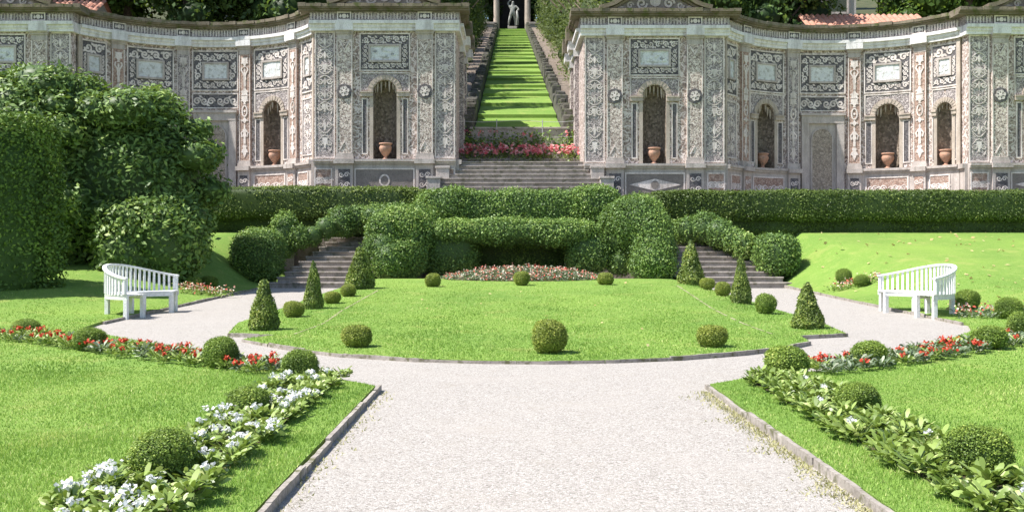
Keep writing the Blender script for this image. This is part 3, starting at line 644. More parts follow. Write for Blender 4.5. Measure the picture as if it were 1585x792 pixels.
# ------------------------------------------------------------------ mosaic buildings
ZB = 3.0
H_LEDGE0, H_LEDGE1, H_CAP, H_COR0, H_COR1, H_FR, H_COP = 1.38, 1.55, 5.93, 6.24, 6.60, 6.93, 7.17
def spiral(c, r, turns, sgn, a0, n=22, rmin=0.18):
    return [(c[0]+r*(1-(1-rmin)*i/n)*math.cos(a0+sgn*2*PI*turns*i/n), c[1]+r*(1-(1-rmin)*i/n)*math.sin(a0+sgn*2*PI*turns*i/n)) for i in range(n+1)]
def disc(c, r, n=10, ry=None): return [(c[0]+r*math.cos(2*PI*k/n), c[1]+(ry or r)*math.sin(2*PI*k/n)) for k in range(n)]
def leafp(c, L, wd, a):
    ca, sa = math.cos(a), math.sin(a); P = [(-L/2, 0), (-L*0.15, wd/2), (L/2, 0), (-L*0.15, -wd/2)]
    return [(c[0]+x*ca-y*sa, c[1]+x*sa+y*ca) for x, y in P]
def scroll_frame(mb, F, U0, U1, V0, V1, u0, u1, v0, v1, w):
    def run(along, a0, a1, b0, b1):
        t = b1-b0; L = a1-a0; n = max(2, 2*round(L/t/1.7)); cell = L/n; bc = (b0+b1)/2
        pt = (lambda a, b: (a, b)) if along else (lambda a, b: (b, a))
        for k in range(n):
            mir = 1 if k < n/2 else -1; c = a0+cell*(k+0.5); r = min(t, cell)*0.40; up = 1 if k % 2 == 0 else -1
            sp = spiral((0, 0), r, 1.35, mir*up, PI/2*up+PI/2, 20)
            mb.ribbon(F, [pt(c+x, bc+y*1.02) for x, y in sp], r*0.46, 0, w, taper=0.65)
            mb.wpoly(F, disc(pt(c, bc), r*0.2, 7), 0, w)
            q = [(c-cell*0.5*mir, bc-up*t*0.36), (c-cell*0.25*mir, bc-up*t*0.20), (c-cell*0.1*mir, bc+up*t*0.1)]
            mb.ribbon(F, [pt(*z) for z in q], r*0.42, 0, w, taper=0.6)
            mb.wpoly(F, leafp(pt(c+mir*cell*0.36, bc-up*t*0.30), r*1.2, r*0.72, (0.6*mir*up if along else 1.57-0.6*mir*up)), 0, w)
            mb.wpoly(F, leafp(pt(c+mir*cell*0.40, bc+up*t*0.34), r*1.05, r*0.6, (-0.7*mir*up if along else 1.57+0.7*mir*up)), 0, w)
    run(True, U0, U1, v1, V1); run(True, U0, U1, V0, v0); run(False, v0, v1, U0, u0); run(False, v0, v1, u1, U1)
def prof_poly(uc, v0, h, prof):       # mirrored silhouette from (half width, height) pairs
    return [(uc+r, v0+z*h) for r, z in prof]+[(uc-r, v0+z*h) for r, z in reversed(prof)]
VASE = [(0.4, 0), (0.25, 0.1), (0.18, 0.2), (0.5, 0.4), (0.8, 0.65), (0.7, 0.85), (0.9, 1.0)]
SPIN = [(0.05, 0), (0.35, 0.3), (0.5, 0.5), (0.3, 0.75), (0.05, 1.0)]
TASSEL = [(0.06, 0), (0.45, 0.35), (0.7, 0.62), (0.3, 0.7), (0.55, 0.86), (0.35, 1.0)]
FIG = [(0.25, 0), (0.3, 0.2), (0.22, 0.32), (0.42, 0.45), (0.3, 0.58), (0.5, 0.74), (0.16, 0.8), (0.24, 0.9), (0.12, 1.0)]
BELL = [(0.9, 0), (0.6, 0.25), (0.55, 0.6), (0.3, 0.8), (0.2, 1.0)]
def candelabra(mb, F, uc, hw, v0, v1, w):
    seq = [(TASSEL, 0.13), (FIG, 0.20), (SPIN, 0.06), ('ring', 0.12), (VASE, 0.09), (BELL, 0.08), (FIG, 0.19), (VASE, 0.10)]
    tot = sum(s for _, s in seq)*1.04; v = v0; H = v1-v0
    for k, (p, s) in enumerate(seq):
        h = H*s/tot
        if p == 'ring':
            mb.ribbon(F, disc((uc, v+h/2), hw*0.62, 14, h*0.45)+[disc((uc, v+h/2), hw*0.62, 14, h*0.45)[0]], 0.05, 0, w)
            mb.wpoly(F, disc((uc, v+h/2), hw*0.28, 8), 0, w)
        else:
            mb.wpoly(F, prof_poly(uc, v, h*0.97, [(r*hw, z) for r, z in p]), 0, w)
            if p is FIG:
                for sg in (-1, 1): mb.ribbon(F, [(uc+sg*hw*0.3, v+h*0.7), (uc+sg*hw*0.85, v+h*(0.55 if k % 2 else 0.9)), (uc+sg*hw*0.6, v+h*(0.35 if k % 2 else 1.05))], 0.055, 0, w)
            else:
                for sg in (-1, 1): mb.ribbon(F, spiral((uc+sg*hw*0.72, v+h*0.45), hw*0.22, 1.1, sg, PI/2, 9), 0.03, 0, w)
        v += h*1.04
def arabesque(mb, F, uc, hw, v0, v1, w, n):
    H = (v1-v0)/n
    for k in range(n):
        c = v0+H*(k+0.5); up = 1 if k % 2 else -1
        for sg in (-1, 1):
            mb.ribbon(F, spiral((uc+sg*hw*0.56, c), hw*0.36, 1.4, sg*up, PI/2*(1-sg), 18), hw*0.15, 0, w, taper=0.6)
            mb.wpoly(F, leafp((uc+sg*hw*0.8, c+up*H*0.36), H*0.3, hw*0.22, 1.2*sg), 0, w)
            mb.ribbon(F, [(uc, c-up*H*0.45), (uc+sg*hw*0.35, c-up*H*0.38), (uc+sg*hw*0.85, c-up*H*0.12)], hw*0.11, 0, w)
        mb.wpoly(F, prof_poly(uc, c-H*0.3, H*0.6, [(r*hw*0.45, z) for r, z in (SPIN if k % 3 else VASE)]), 0, w)
def bay_wall(mb, F, u0, u1, v0, v1, uc, a, vs, sill, nu=4, m=0):
    def quad(ua, ub, va, vb, n):
        vs_ = []; fs = []
        for i in range(n+1):
            u = ua+(ub-ua)*i/n; vs_ += [F(u, va, 0), F(u, vb, 0)]
        for i in range(n): fs.append((2*i, 2*i+2, 2*i+3, 2*i+1))
        mb.add(vs_, fs, m)
    quad(u0, uc-a, v0, v1, nu); quad(uc+a, u1, v0, v1, nu); quad(uc-a, uc+a, v0, sill, nu)
    n = 14; A = [(uc-a*math.cos(PI*i/n), vs+a*math.sin(PI*i/n)) for i in range(n+1)]
    mb.add([F(u, v, 0) for u, v in A]+[F(u, v1, 0) for u, v in A], [(i, i+1, n+2+i, n+1+i) for i in range(n)], m)
def niche(mb, F, uc, a, vs, sill, dep):
    n = 12; rows = [(v, 1.0) for v in (sill, (sill+vs)/2, vs)]+[(vs+a*math.sin(t*PI/2/6), math.cos(t*PI/2/6)) for t in range(1, 7)]
    vv = [F(uc-a*k*math.cos(PI*i/n), v, -dep*k*math.sin(PI*i/n)) for v, k in rows for i in range(n+1)]
    mb.add(vv, [(r*(n+1)+i, r*(n+1)+i+1, (r+1)*(n+1)+i+1, (r+1)*(n+1)+i) for r in range(len(rows)-1) for i in range(n)])
    fl = [F(uc-a*math.cos(PI*i/n), sill, -dep*math.sin(PI*i/n)) for i in range(n+1)]; mb.add(fl, [tuple(range(n+1))])
def stalactites(mb, F, uc, a, vs, n, dep):
    for k in range(n):
        t = PI*(0.12+0.76*k/(n-1)); u = uc-a*0.93*math.cos(t); v = vs+a*0.93*math.sin(t); L = a*random.uniform(0.45, 0.95)*(0.5+0.6*math.sin(t)); r = a*random.uniform(0.09, 0.14); w0 = -dep*random.uniform(0.05, 0.3)
        vs_ = []; m = 6
        for i, (q, rr) in enumerate(((0.12, r), (-L*0.35, r*0.8), (-L*0.7, r*0.5), (-L, r*0.1))):
            for j in range(m): vs_.append(F(u+rr*math.cos(2*PI*j/m), v+q, w0+rr*math.sin(2*PI*j/m)))
        mb.add(vs_, [(i*m+j, i*m+(j+1) % m, (i+1)*m+(j+1) % m, (i+1)*m+j) for i in range(3) for j in range(m)])
def archivolt(mb, F, uc, r0, r1, vs, w, m=0, k=0):
    P = [(uc-(r0+r1)/2*math.cos(PI*i/16), vs+(r0+r1)/2*math.sin(PI*i/16)) for i in range(17)]
    mb.ribbon(F, P, r1-r0, 0, w, m)
def niche_parts(root, F, uc, a, vs, sill, dep, hwp, Vp0, Vp1, plaque, strip, n_st=7, span=None):
    """niche with grotto lining, arch, imposts, framed strips, scroll panel and plaque"""
    mb = MB(); niche(mb, F, uc, a, vs, sill, dep); nb = mb.build('niche', M['tufa'], root, smooth=True)
    mb = MB(); stalactites(mb, F, uc, a, vs, n_st, dep); mb.build('stalactite_fringe', M['sand'], nb, smooth=True)
    mb = MB(); archivolt(mb, F, uc, a+0.02, a+0.20, vs, 0.05)
    for k in range(13):       # wedge blocks round the arch
        t = PI*(k+0.5)/13; c, s = math.cos(t), math.sin(t)
        mb.ribbon(F, [(uc-(a+0.05)*c, vs+(a+0.05)*s), (uc-(a+0.19)*c, vs+(a+0.19)*s)], 0.05, 0.05, 0.065)
    for sg in (-1, 1):
        x0, x1 = sorted((uc+sg*a, uc+sg*(a+0.13))); mb.wbox(F, x0, x1, sill, vs, 0, 0.04)
    mb.build('arch', M['sand'], root)
    for sg in (-1, 1):
        mb = MB(); x0, x1 = sorted((uc+sg*(a+0.005), uc+sg*hwp)); mb.wbox(F, x0, x1, vs-0.17, vs-0.03, 0, 0.10, 2); mb.wbox(F, x0, x1, vs-0.03, vs+0.02, 0, 0.13, 2)
        mb.build('impost', M['sand'], root)
    # framed spandrel panel
    sp1 = Vp0-0.06; mb = MB(); mb.wbox(F, uc-hwp, uc+hwp, sp1-0.045, sp1, 0, 0.035, 4); mb.wbox(F, uc-hwp, uc-hwp+0.045, vs+0.02, sp1-0.045, 0, 0.035); mb.wbox(F, uc+hwp-0.045, uc+hwp, vs+0.02, sp1-0.045, 0, 0.035); mb.build('spandrel_frame', M['cream'], root)
    for sg in (-1, 1):
        P = [(uc+sg*hwp*0.95, vs+0.06), (uc+sg*hwp*0.95, sp1-0.05), (uc+sg*0.05, sp1-0.05)]
        P += [(uc+sg*(a+0.21)*math.sin(t*PI/2/6), vs+(a+0.21)*math.cos(t*PI/2/6)) for t in range(0, 7) if vs+(a+0.21)*math.cos(t*PI/2/6) < sp1-0.06 and vs+(a+0.21)*math.cos(t*PI/2/6) > vs+0.06]
        P.append((uc+sg*(a+0.21), vs+0.06)); mb = MB(); mb.wpoly(F, P, 0.0, 0.012); mb.build('spandrel_panel', M['mosaic_mid'], root)
    # long side strips
    for sg in (-1, 1):
        x0, x1 = sorted((uc+sg*strip[0], uc+sg*strip[1])); mb = MB(); mb.wbox(F, x0, x1, sill+0.22, vs-0.26, 0, 0.015); pn = mb.build('side_strip', M['mosaic_dark'], root)
        mb = MB(); mb.wframe(F, x0-0.03, x1+0.03, sill+0.19, vs-0.23, 0.04, 0, 0.035); mb.build('strip_frame', M['cream'], pn)
    panel_parts(root, F, uc, hwp, Vp0, Vp1, plaque)
def panel_parts(root, F, uc, hwp, Vp0, Vp1, plaque):
    mb = MB(); mb.wbox(F, uc-hwp, uc+hwp, Vp0, Vp1, 0, 0.015, 4); pn = mb.build('scroll_panel', M['mosaic_dark'], root)
    mb = MB(); mb.wframe(F, uc-hwp-0.02, uc+hwp+0.02, Vp0-0.02, Vp1+0.02, 0.05, 0, 0.04, 4)
    pw, p0, p1 = plaque
    scroll_frame(mb, F, uc-hwp+0.06, uc+hwp-0.06, Vp0+0.06, Vp1-0.06, uc-pw-0.07, uc+pw+0.07, p0-0.07, p1+0.07, 0.035)
    mb.build('scrollwork', M['cream'], pn)
    mb = MB(); mb.wframe(F, uc-pw-0.07, uc+pw+0.07, p0-0.07, p1+0.07, 0.075, 0, 0.075, 2); mb.build('plaque_frame', M['grey'], pn)
    mb = MB(); mb.wbox(F, uc-pw, uc+pw, p0, p1, 0, 0.03)
    for k in range(9):      # worn relief
        mb.wpoly(F, disc((uc+pw*random.uniform(-0.75, 0.75), p0+(p1-p0)*random.uniform(0.25, 0.75)), random.uniform(0.05, 0.11), 8, random.uniform(0.03, 0.09)), 0.03, 0.05)
    mb.build('plaque', M['plaque'], pn)
def pilaster(root, F, uc, hw, kind, proj=0.11):
    mb = MB(); mb.wbox(F, uc-hw, uc+hw, H_LEDGE1+0.22, H_CAP, 0, proj, 2)
    p = mb.build('pilaster', {'pebble': M['mosaic_fine'], 'pink': M['mosaic_pink'], 'grey': M['mosaic_mid']}[kind], root)
    mb = MB(); mb.wbox(F, uc-hw-0.05, uc+hw+0.05, H_LEDGE1, H_LEDGE1+0.13, 0, proj+0.07, 2); mb.wbox(F, uc-hw-0.02, uc+hw+0.02, H_LEDGE1+0.13, H_LEDGE1+0.22, 0, proj+0.04, 2); mb.build('pilaster_base', M['grey'], p)
    mb = MB(); mb.wbox(F, uc-hw, uc+hw, H_CAP, H_CAP+0.2, 0, proj+0.01, 2); mb.wbox(F, uc-hw-0.03, uc+hw+0.03, H_CAP+0.2, H_CAP+0.26, 0, proj+0.05, 2); mb.wbox(F, uc-hw-0.06, uc+hw+0.06, H_CAP+0.26, H_COR0, 0, proj+0.09, 2); mb.build('capital', M['grey'], p)
    mb = MB(); w = proj
    if kind == 'pebble':
        for sg in (-1, 1):
            x0, x1 = sorted((uc+sg*hw, uc+sg*(hw-0.04))); mb.wbox(F, x0, x1, H_LEDGE1+0.24, H_CAP-0.02, w, w+0.02)
        mb.ribbon(F, [(uc-hw*0.6, H_CAP-0.08), (uc, H_CAP-0.38), (uc+hw*0.6, H_CAP-0.08)], 0.06, w, w+0.02)
        mb.ribbon(F, [(uc-hw*0.6, H_LEDGE1+0.35), (uc, H_LEDGE1+0.65), (uc+hw*0.6, H_LEDGE1+0.35)], 0.05, w, w+0.02)
        mb.build('pilaster_border', M['cream'], p)
        v = 4.03; mb = MB(); mb.wpoly(F, disc((uc, v), hw*0.99, 8), w, w+0.03, 0); md = mb.build('medallion', M['mosaic_dark'], p)
        mb = MB()
        # flower of six petals
        for k in range(6):
            a = k*PI/3+0.2; mb.wpoly(F, disc((uc+0.115*math.cos(a), v+0.115*math.sin(a)), 0.078, 8), w+0.03, w+0.05)
        mb.wpoly(F, disc((uc, v), 0.055, 8), w+0.03, w+0.06); mb.build('medallion_flower', M['cream'], p)
    else:
        Fw = lambda u, v, ww: F(u, v, ww+w)
        candelabra(mb, Fw, uc, hw*0.72, H_LEDGE1+0.35, H_CAP-0.1, 0.025)
        for sg in (-1, 1):
            x0, x1 = sorted((uc+sg*hw, uc+sg*(hw-0.03))); mb.wbox(F, x0, x1, H_LEDGE1+0.24, H_CAP-0.02, w, w+0.015)
        mb.build('pilaster_ornament', M['cream'], p)
    return p
def entablature(root, F, u0, u1, nu, blocks, caps=True):
    mb = MB(); mb.wbox(F, u0, u1, H_COR0, H_COR0+0.12, -0.3, 0.16, nu); mb.wbox(F, u0, u1, H_COR0+0.12, H_COR0+0.24, -0.3, 0.20, nu); mb.wbox(F, u0, u1, H_COR0+0.24, H_COR1, -0.3, 0.28, nu)
    for b in blocks: mb.wbox(F, b-0.33, b+0.33, H_COR0+0.002, H_COR1-0.04, 0.1, 0.275, 2)
    mb.build('cornice', M['white'], root)
    mb = MB(); mb.wbox(F, u0, u1, H_COR1, H_FR, -0.3, 0.14, nu); n = int((u1-u0)/0.115)
    for k in range(n):
        u = u0+(k+0.5)*(u1-u0)/n
        if min([abs(u-b) for b in blocks]+[9]) > 0.3: mb.wbox(F, u-0.022, u+0.022, H_COR1+0.05, H_FR-0.05, 0.14, 0.165, 1, 1)
    mb.build('frieze', [M['mosaic_mid'], M['cream']], root)
    for b in blocks:
        mb = MB(); mb.wbox(F, b-0.26, b+0.26, H_COR1, H_FR, 0.14, 0.19, 2); fb = mb.build('frieze_block', M['mosaic_dark'], root)
        mb = MB(); mb.wframe(F, b-0.26, b+0.26, H_COR1+0.01, H_FR-0.01, 0.045, 0.19, 0.205); mb.wpoly(F, disc((b, (H_COR1+H_FR)/2), 0.085, 8), 0.19, 0.205)
        for sg in (-1, 1): mb.wpoly(F, leafp((b+sg*0.13, (H_COR1+H_FR)/2), 0.16, 0.09, PI/2), 0.19, 0.205)
        mb.build('block_rosette', M['cream'], fb)
def coping(root, F, u0, u1, nu, w1=0.5):
    mb = MB(); n = max(nu, int((u1-u0)/0.28))
    for i in range(n):
        a, b = u0+(u1-u0)*i/n, u0+(u1-u0)*(i+1)/n; j = random.uniform(-0.03, 0.03)
        mb.wbox(F, a, b, H_FR+0.002, H_FR+0.07, -0.4, w1-0.14, 1); mb.wbox(F, a, b, H_FR+0.07, H_FR+0.12, -0.4, w1-0.05, 1)
        mb.wbox(F, a, b-0.004, H_FR+0.12, H_COP+random.uniform(-0.02, 0.02), -0.45, w1+j, 1)
    return mb.build('coping', M['coping'], root)
def plinth(root, F, u0, u1, nu, panels, piers):
    mb = MB(); mb.wbox(F, u0, u1, 0, H_LEDGE0, -0.3, 0.12, nu); mb.wbox(F, u0, u1, 0, 0.3, 0.12, 0.18, nu); pl = mb.build('plinth', M['grey'], root)
    mb = MB(); mb.wbox(F, u0, u1, H_LEDGE0, H_LEDGE0+0.08, -0.3, 0.19, nu); mb.wbox(F, u0, u1, H_LEDGE0+0.08, H_LEDGE1, -0.3, 0.26, nu)
    for b, hw in piers: mb.wbox(F, b-hw-0.08, b+hw+0.08, H_LEDGE0+0.002, H_LEDGE1-0.003, 0.1, 0.34, 2)
    mb.build('ledge', M['grey'], root)
    for b, hw in piers:
        mb = MB(); mb.wbox(F, b-hw-0.03, b+hw+0.03, 0, H_LEDGE0-0.002, 0.12, 0.21, 2); pr = mb.build('plinth_pier', M['grey'], root)
        mb = MB(); mb.wbox(F, b-hw*0.75, b+hw*0.75, 0.35, H_LEDGE0-0.2, 0.21, 0.225, 2); 
        for sg in (-1, 1):
            for vv in (0.62, 0.98): mb.ribbon(F, spiral((b+sg*hw*0.35, vv), 0.10, 1.3, sg, 0, 12), 0.035, 0.225, 0.24, 1)
        mb.build('pier_panel', [M['mosaic_pink'] if int(b*10) % 2 else M['mosaic_dark'], M['cream']], pr)
    for a, b, kind in panels:
        mb = MB(); mb.wbox(F, a, b, 0.35, H_LEDGE0-0.18, 0.12, 0.135, 3); q = mb.build('plinth_panel', M['slate'] if kind else M['mosaic_pink'], root)
        mb = MB(); mb.wframe(F, a-0.02, b+0.02, 0.33, H_LEDGE0-0.16, 0.05, 0.12, 0.155, 3)
        c = (a+b)/2; vc = (0.35+H_LEDGE0-0.18)/2
        if kind == 'lozenge':
            mb.wpoly(F, [(c-(b-a)*0.44, vc), (c, vc+0.22), (c+(b-a)*0.44, vc), (c, vc-0.22)], 0.135, 0.15)
        elif kind == 'ring':
            R = disc((c, vc), 0.17, 16, 0.2); mb.ribbon(F, R+[R[0]], 0.06, 0.135, 0.15)
        else:
            for k in range(4):
                for sg in (-1, 1): mb.ribbon(F, spiral((c+sg*(b-a)*(0.09+0.1*k), vc), 0.13, 1.3, sg*(1 if k % 2 else -1), 0, 12), 0.04, 0.135, 0.15)
        mb.build('panel_ornament', M['cream'], q)
        if kind == 'lozenge':
            mb = MB(); mb.wpoly(F, disc((c, vc), 0.15, 12), 0.15, 0.16); mb.build('panel_disc', M['slate'], q)

def make_pavilion(kind):
    R = empty('mosaic_pavilion', (0, 0, 0)); HW = 2.60; DEP = 7.2
    Ff = lambda u, v, w: (u, -w, v); Fr = lambda u, v, w: (HW+w, u, v); Fl = lambda u, v, w: (-HW-w, u, v)
    a, vs, sill = 0.43, 4.02, H_LEDGE1
    mb = MB(); bay_wall(mb, Ff, -HW, HW, 0, H_COR1, 0, a, vs, sill)
    for Fs in (Fr, Fl): mb.add([Fs(0, 0, 0), Fs(DEP, 0, 0), Fs(DEP, H_COR1, 0), Fs(0, H_COR1, 0)], [(0, 1, 2, 3)])
    mb.add([(-HW, DEP, 0), (HW, DEP, 0), (HW, DEP, H_COR1), (-HW, DEP, H_COR1)], [(0, 1, 2, 3)])
    mb.build('wall', M['mosaic'], R)
    mb = MB(); mb.box(-HW+0.02, HW-0.02, 0.3, DEP-0.02, H_FR-0.1, H_FR+0.1); mb.build('roof', M['coping'], R)
    plinth(R, Ff, -HW, HW, 1, [(-1.08, 1.08, kind), (-2.55, -1.93, None), (1.93, 2.55, None)], [(-1.47, 0.29), (1.47, 0.29)])
    niche_parts(R, Ff, 0, a, vs, sill, 0.75, 0.91, 4.80, 6.16, (0.53, 5.18, 5.70), (0.66, 0.82))
    pilaster(R, Ff, -1.47, 0.29, 'pebble'); pilaster(R, Ff, 1.47, 0.29, 'pebble')
    for sg in (-1, 1):
        mb = MB(); mb.wbox(Ff, *sorted((sg*1.86, sg*2.54)), H_LEDGE1+0.08, 6.2, 0, 0.015); q = mb.build('arabesque_panel', M['mosaic_mid'], R)
        mb = MB(); mb.wframe(Ff, *sorted((sg*1.83, sg*2.57)), H_LEDGE1+0.05, 6.23, 0.045, 0, 0.035); arabesque(mb, Ff, sg*2.2, 0.30, 3.2, 6.1, 0.035, 6); arabesque(mb, Ff, sg*2.2, 0.28, 1.85, 3.1, 0.03, 2); mb.build('arabesque', M['cream'], q)
    entablature(R, Ff, -HW-0.14, HW+0.14, 1, [-1.47, 1.47])
    for Fs in (Fr, Fl):
        mb = MB(); mb.wbox(Fs, 0.3, DEP, H_COR0+0.001, H_COR0+0.241, -0.2, 0.16); mb.wbox(Fs, 0.3, DEP, H_COR0+0.241, H_COR1-0.002, -0.2, 0.27); mb.build('side_cornice', M['white'], R)
        mb = MB(); mb.wbox(Fs, 0.3, DEP, H_COR1-0.002, H_FR-0.002, -0.2, 0.13); mb.build('side_frieze', M['mosaic_mid'], R)
        mb = MB(); mb.wbox(Fs, 0.0, DEP, 0.0, H_LEDGE0-0.001, -0.2, 0.11); mb.wbox(Fs, 0.0, DEP, H_LEDGE0-0.001, H_LEDGE1-0.004, -0.2, 0.2); mb.build('side_plinth', M['grey'], R)
        for y0 in (2.6, 5.2):
            mb = MB(); mb.wbox(Fs, y0, y0+0.6, H_LEDGE1, H_CAP+0.05, 0, 0.16); p = mb.build('pilaster', M['mosaic_mid'], R)
            mb = MB(); mb.wbox(Fs, y0-0.06, y0+0.66, H_CAP+0.05, H_COR0, 0, 0.22); mb.wbox(Fs, y0-0.05, y0+0.65, H_COR0+0.003, H_COR1-0.01, 0.1, 0.42); mb.build('capital', M['white'], p)
            mb = MB(); mb.wbox(Fs, y0-0.1, y0+0.7, H_COR1-0.01, H_COP-0.01, 0.0, 0.5); mb.build('block', M['coping'], p)
            mb = MB()
            for k in range(7): mb.wbox(Fs, y0+0.12, y0+0.48, 2.0+k*0.55, 2.35+k*0.55, 0.16, 0.18)
            mb.build('pilaster_ornament', M['cream'], p)
        coping(R, Fs, 0.45, DEP, 8, 0.42)
    coping(R, Ff, -HW-0.5, HW+0.5, 10, 0.5)
    # low gable with swept ends
    cur = [(-2.05, 0), (-1.8, 0.05), (-1.5, 0.16), (-1.25, 0.31), (-1.0, 0.44), (-0.5, 0.62), (0, 0.74), (0.5, 0.62), (1.0, 0.44), (1.25, 0.31), (1.5, 0.16), (1.8, 0.05), (2.05, 0)]
    mb = MB(); mb.wpoly(Ff, [(u, H_COP-0.03+v) for u, v in cur], -0.3, 0.22); pd = mb.build('gable', M['slate'], R)
    mb = MB(); mb.ribbon(Ff, [(u, H_COP+v+0.045) for u, v in cur], 0.15, -0.45, 0.5); mb.ribbon(Ff, [(u*0.93, H_COP+v-0.05) for u, v in cur[1:-1]], 0.08, 0.2, 0.36); mb.build('gable_coping', M['coping'], pd)
    mb = MB(); mb.wpoly(Ff, disc((0, H_COP+0.3), 0.2, 12, 0.2), 0.22, 0.26)
    for sg in (-1, 1):
        mb.ribbon(Ff, spiral((sg*0.5, H_COP+0.22), 0.2, 1.4, sg, 0, 16), 0.08, 0.22, 0.26); mb.ribbon(Ff, spiral((sg*0.92, H_COP+0.15), 0.13, 1.3, -sg, 0, 14), 0.06, 0.22, 0.26); mb.wpoly(Ff, leafp((sg*1.3, H_COP+0.1), 0.4, 0.13, 0.1*sg), 0.22, 0.25)
    mb.build('gable_relief', M['grey'], pd)
    return R
RE = 5.08; T60 = math.radians(60)
def make_exedra(end):       # end: the side (+1 right, -1 left) that has the extra narrow niche
    R = empty('curved_mosaic_wall', (0, 0, 0))
    F = lambda u, v, w: ((RE-w)*math.sin(u/RE), (RE-w)*math.cos(u/RE)-RE*math.cos(T60), v)
    ang = lambda d: math.radians(d)*RE
    a, sill = 0.44, H_LEDGE1; ends = ang(60)
    bnds = [-60, -42, -14, 14, 42, 60]
    mb = MB()
    for b0, b1 in zip(bnds[:-1], bnds[1:]):
        uc = ang((b0+b1)/2)
        if b0 == -14 or (abs(b0+b1) > 90 and (b0+b1)*end < 0): mb.wbox(F, ang(b0), ang(b1), 0, H_COR1, -0.5, 0, 8)
        else: bay_wall(mb, F, ang(b0), ang(b1), 0, H_COR1, uc if abs(b0+b1) < 90 else ang(52.5*end), a if abs(b0+b1) < 90 else 0.30, 3.62, sill, 5)
    mb.build('wall', M['mosaic'], R)
    mb = MB(); mb.wbox(F, -ends, ends, 0, H_FR, -1.2, -0.9, 24); mb.wbox(F, -ends, ends, H_FR-0.2, H_FR-0.05, -0.9, -0.2, 24); mb.build('back_wall', M['plaster'], R)
    pil = [ang(x) for x in (-42, -14, 14, 42)]
    plinth(R, F, -ends, ang(-14)+0.3, 14, [(ang(-28)-0.8, ang(-28)+0.8, None), (ang(-51)-0.4, ang(-51)+0.4, None)], [(p, 0.23) for p in pil[:2]])
    plinth(R, F, ang(14)-0.3, ends, 14, [(ang(28)-0.8, ang(28)+0.8, None), (ang(51)-0.4, ang(51)+0.4, None)], [(p, 0.23) for p in pil[2:]])
    for d in (-28, 28): niche_parts(R, F, ang(d), a, 3.62, sill, 0.7, 0.86, 4.52, 6.1, (0.46, 4.98, 5.58), (0.60, 0.80), 6)
    niche_parts(R, F, ang(52.5*end), 0.30, 3.62, sill, 0.5, 0.50, 4.52, 6.1, (0.22, 4.98, 5.55), (0.40, 0.47), 5)
    panel_parts(R, F, ang(-52.5*end), 0.45, 4.2, 6.1, (0.18, 4.85, 5.5))
    mb = MB(); mb.wbox(F, ang(-52.5*end)-0.4, ang(-52.5*end)+0.4, 1.85, 3.95, 0, 0.015, 3); q = mb.build('arabesque_panel', M['mosaic_mid'], R)
    mb = MB(); mb.wframe(F, ang(-52.5*end)-0.43, ang(-52.5*end)+0.43, 1.82, 3.98, 0.05, 0, 0.035, 3); arabesque(mb, F, ang(-52.5*end), 0.32, 1.95, 3.85, 0.03, 4); mb.build('arabesque', M['cream'], q)
    for k, p in enumerate(pil): pilaster(R, F, p, 0.24, 'pink' if k in (0, 3) else 'grey' if k == 1 else 'pink')
    for sg in (-1, 1):
        mb = MB(); mb.wbox(F, *sorted((sg*ends, sg*(ends-0.16))), H_LEDGE1, H_COR0, 0, 0.08); mb.build('end_pilaster', M['sand'], R)
    # door bay
    panel_parts(R, F, 0, 0.90, 4.55, 6.1, (0.46, 5.02, 5.60))
    mb = MB(); mb.wbox(F, -0.9, 0.9, 3.86, 4.42, 0, 0.015, 4); q = mb.build('scroll_strip', M['mosaic_dark'], R)
    mb = MB(); mb.wframe(F, -0.92, 0.92, 3.84, 4.44, 0.045, 0, 0.04, 4)
    for k in range(3):
        for sg in (-1, 1):
            mb.ribbon(F, spiral((sg*(0.18+0.27*k), 4.13), 0.15, 1.4, sg*(1 if k % 2 else -1), 0, 16), 0.06, 0, 0.035); mb.wpoly(F, leafp((sg*(0.3+0.27*k), 4.3 if k % 2 else 3.98), 0.2, 0.09, 0.5*sg), 0, 0.035)
    mb.build('scrollwork', M['cream'], q)
    mb = MB(); mb.wbox(F, -0.86, -0.56, 0, 3.36, 0, 0.13); mb.wbox(F, 0.56, 0.86, 0, 3.36, 0, 0.13); mb.wbox(F, -0.86, 0.86, 3.36, 3.66, 0, 0.135, 3); mb.wbox(F, -0.92, 0.92, 3.66, 3.76, 0, 0.19, 3)
    dr = mb.build('door_frame', M['grey'], R)
    mb = MB(); mb.wbox(F, -0.56, 0.56, 0, 3.36, 0, 0.02, 3); mb.build('blind_door', M['grey'], dr)
    A = [(-0.42, 0.05)]+[(-0.42*math.cos(PI*i/12), 2.75+0.42*math.sin(PI*i/12)) for i in range(13)]+[(0.42, 0.05)]
    mb = MB(); mb.wpoly(F, A, 0.02, 0.04); mb.build('door_infill', M['doorfill'], dr)
    mb = MB(); mb.ribbon(F, A, 0.05, 0.02, 0.06); mb.build('door_arch', M['grey'], dr)
    entablature(R, F, -ends, ends, 36, pil)
    coping(R, F, -ends, ends, 36, 0.42)
    return R
DF = 37.7
pv1 = make_pavilion('lozenge'); pv1.location = (4.95, DF, ZB)
tag(pv1, 'mosaic pavilion right of the central steps, with white lozenge on its plinth', 'pavilion', 'mosaic pavilions')
pv2 = make_pavilion('ring'); pv2.location = (-4.95, DF-0.15, ZB+0.15)
tag(pv2, 'mosaic pavilion left of the central steps, with white ring on its plinth', 'pavilion', 'mosaic pavilions')
c = copy_tree(pv1); c.location = (18.98, DF-0.25, ZB); tag(c, 'mosaic end pavilion cut off by the right picture edge', 'pavilion')
c = copy_tree(pv2); c.location = (-19.0, DF-0.25, ZB+0.1); tag(c, 'mosaic end pavilion at the left picture edge above the shrubs', 'pavilion')
ex1 = make_exedra(1); ex1.location = (11.96, DF+0.25, ZB)
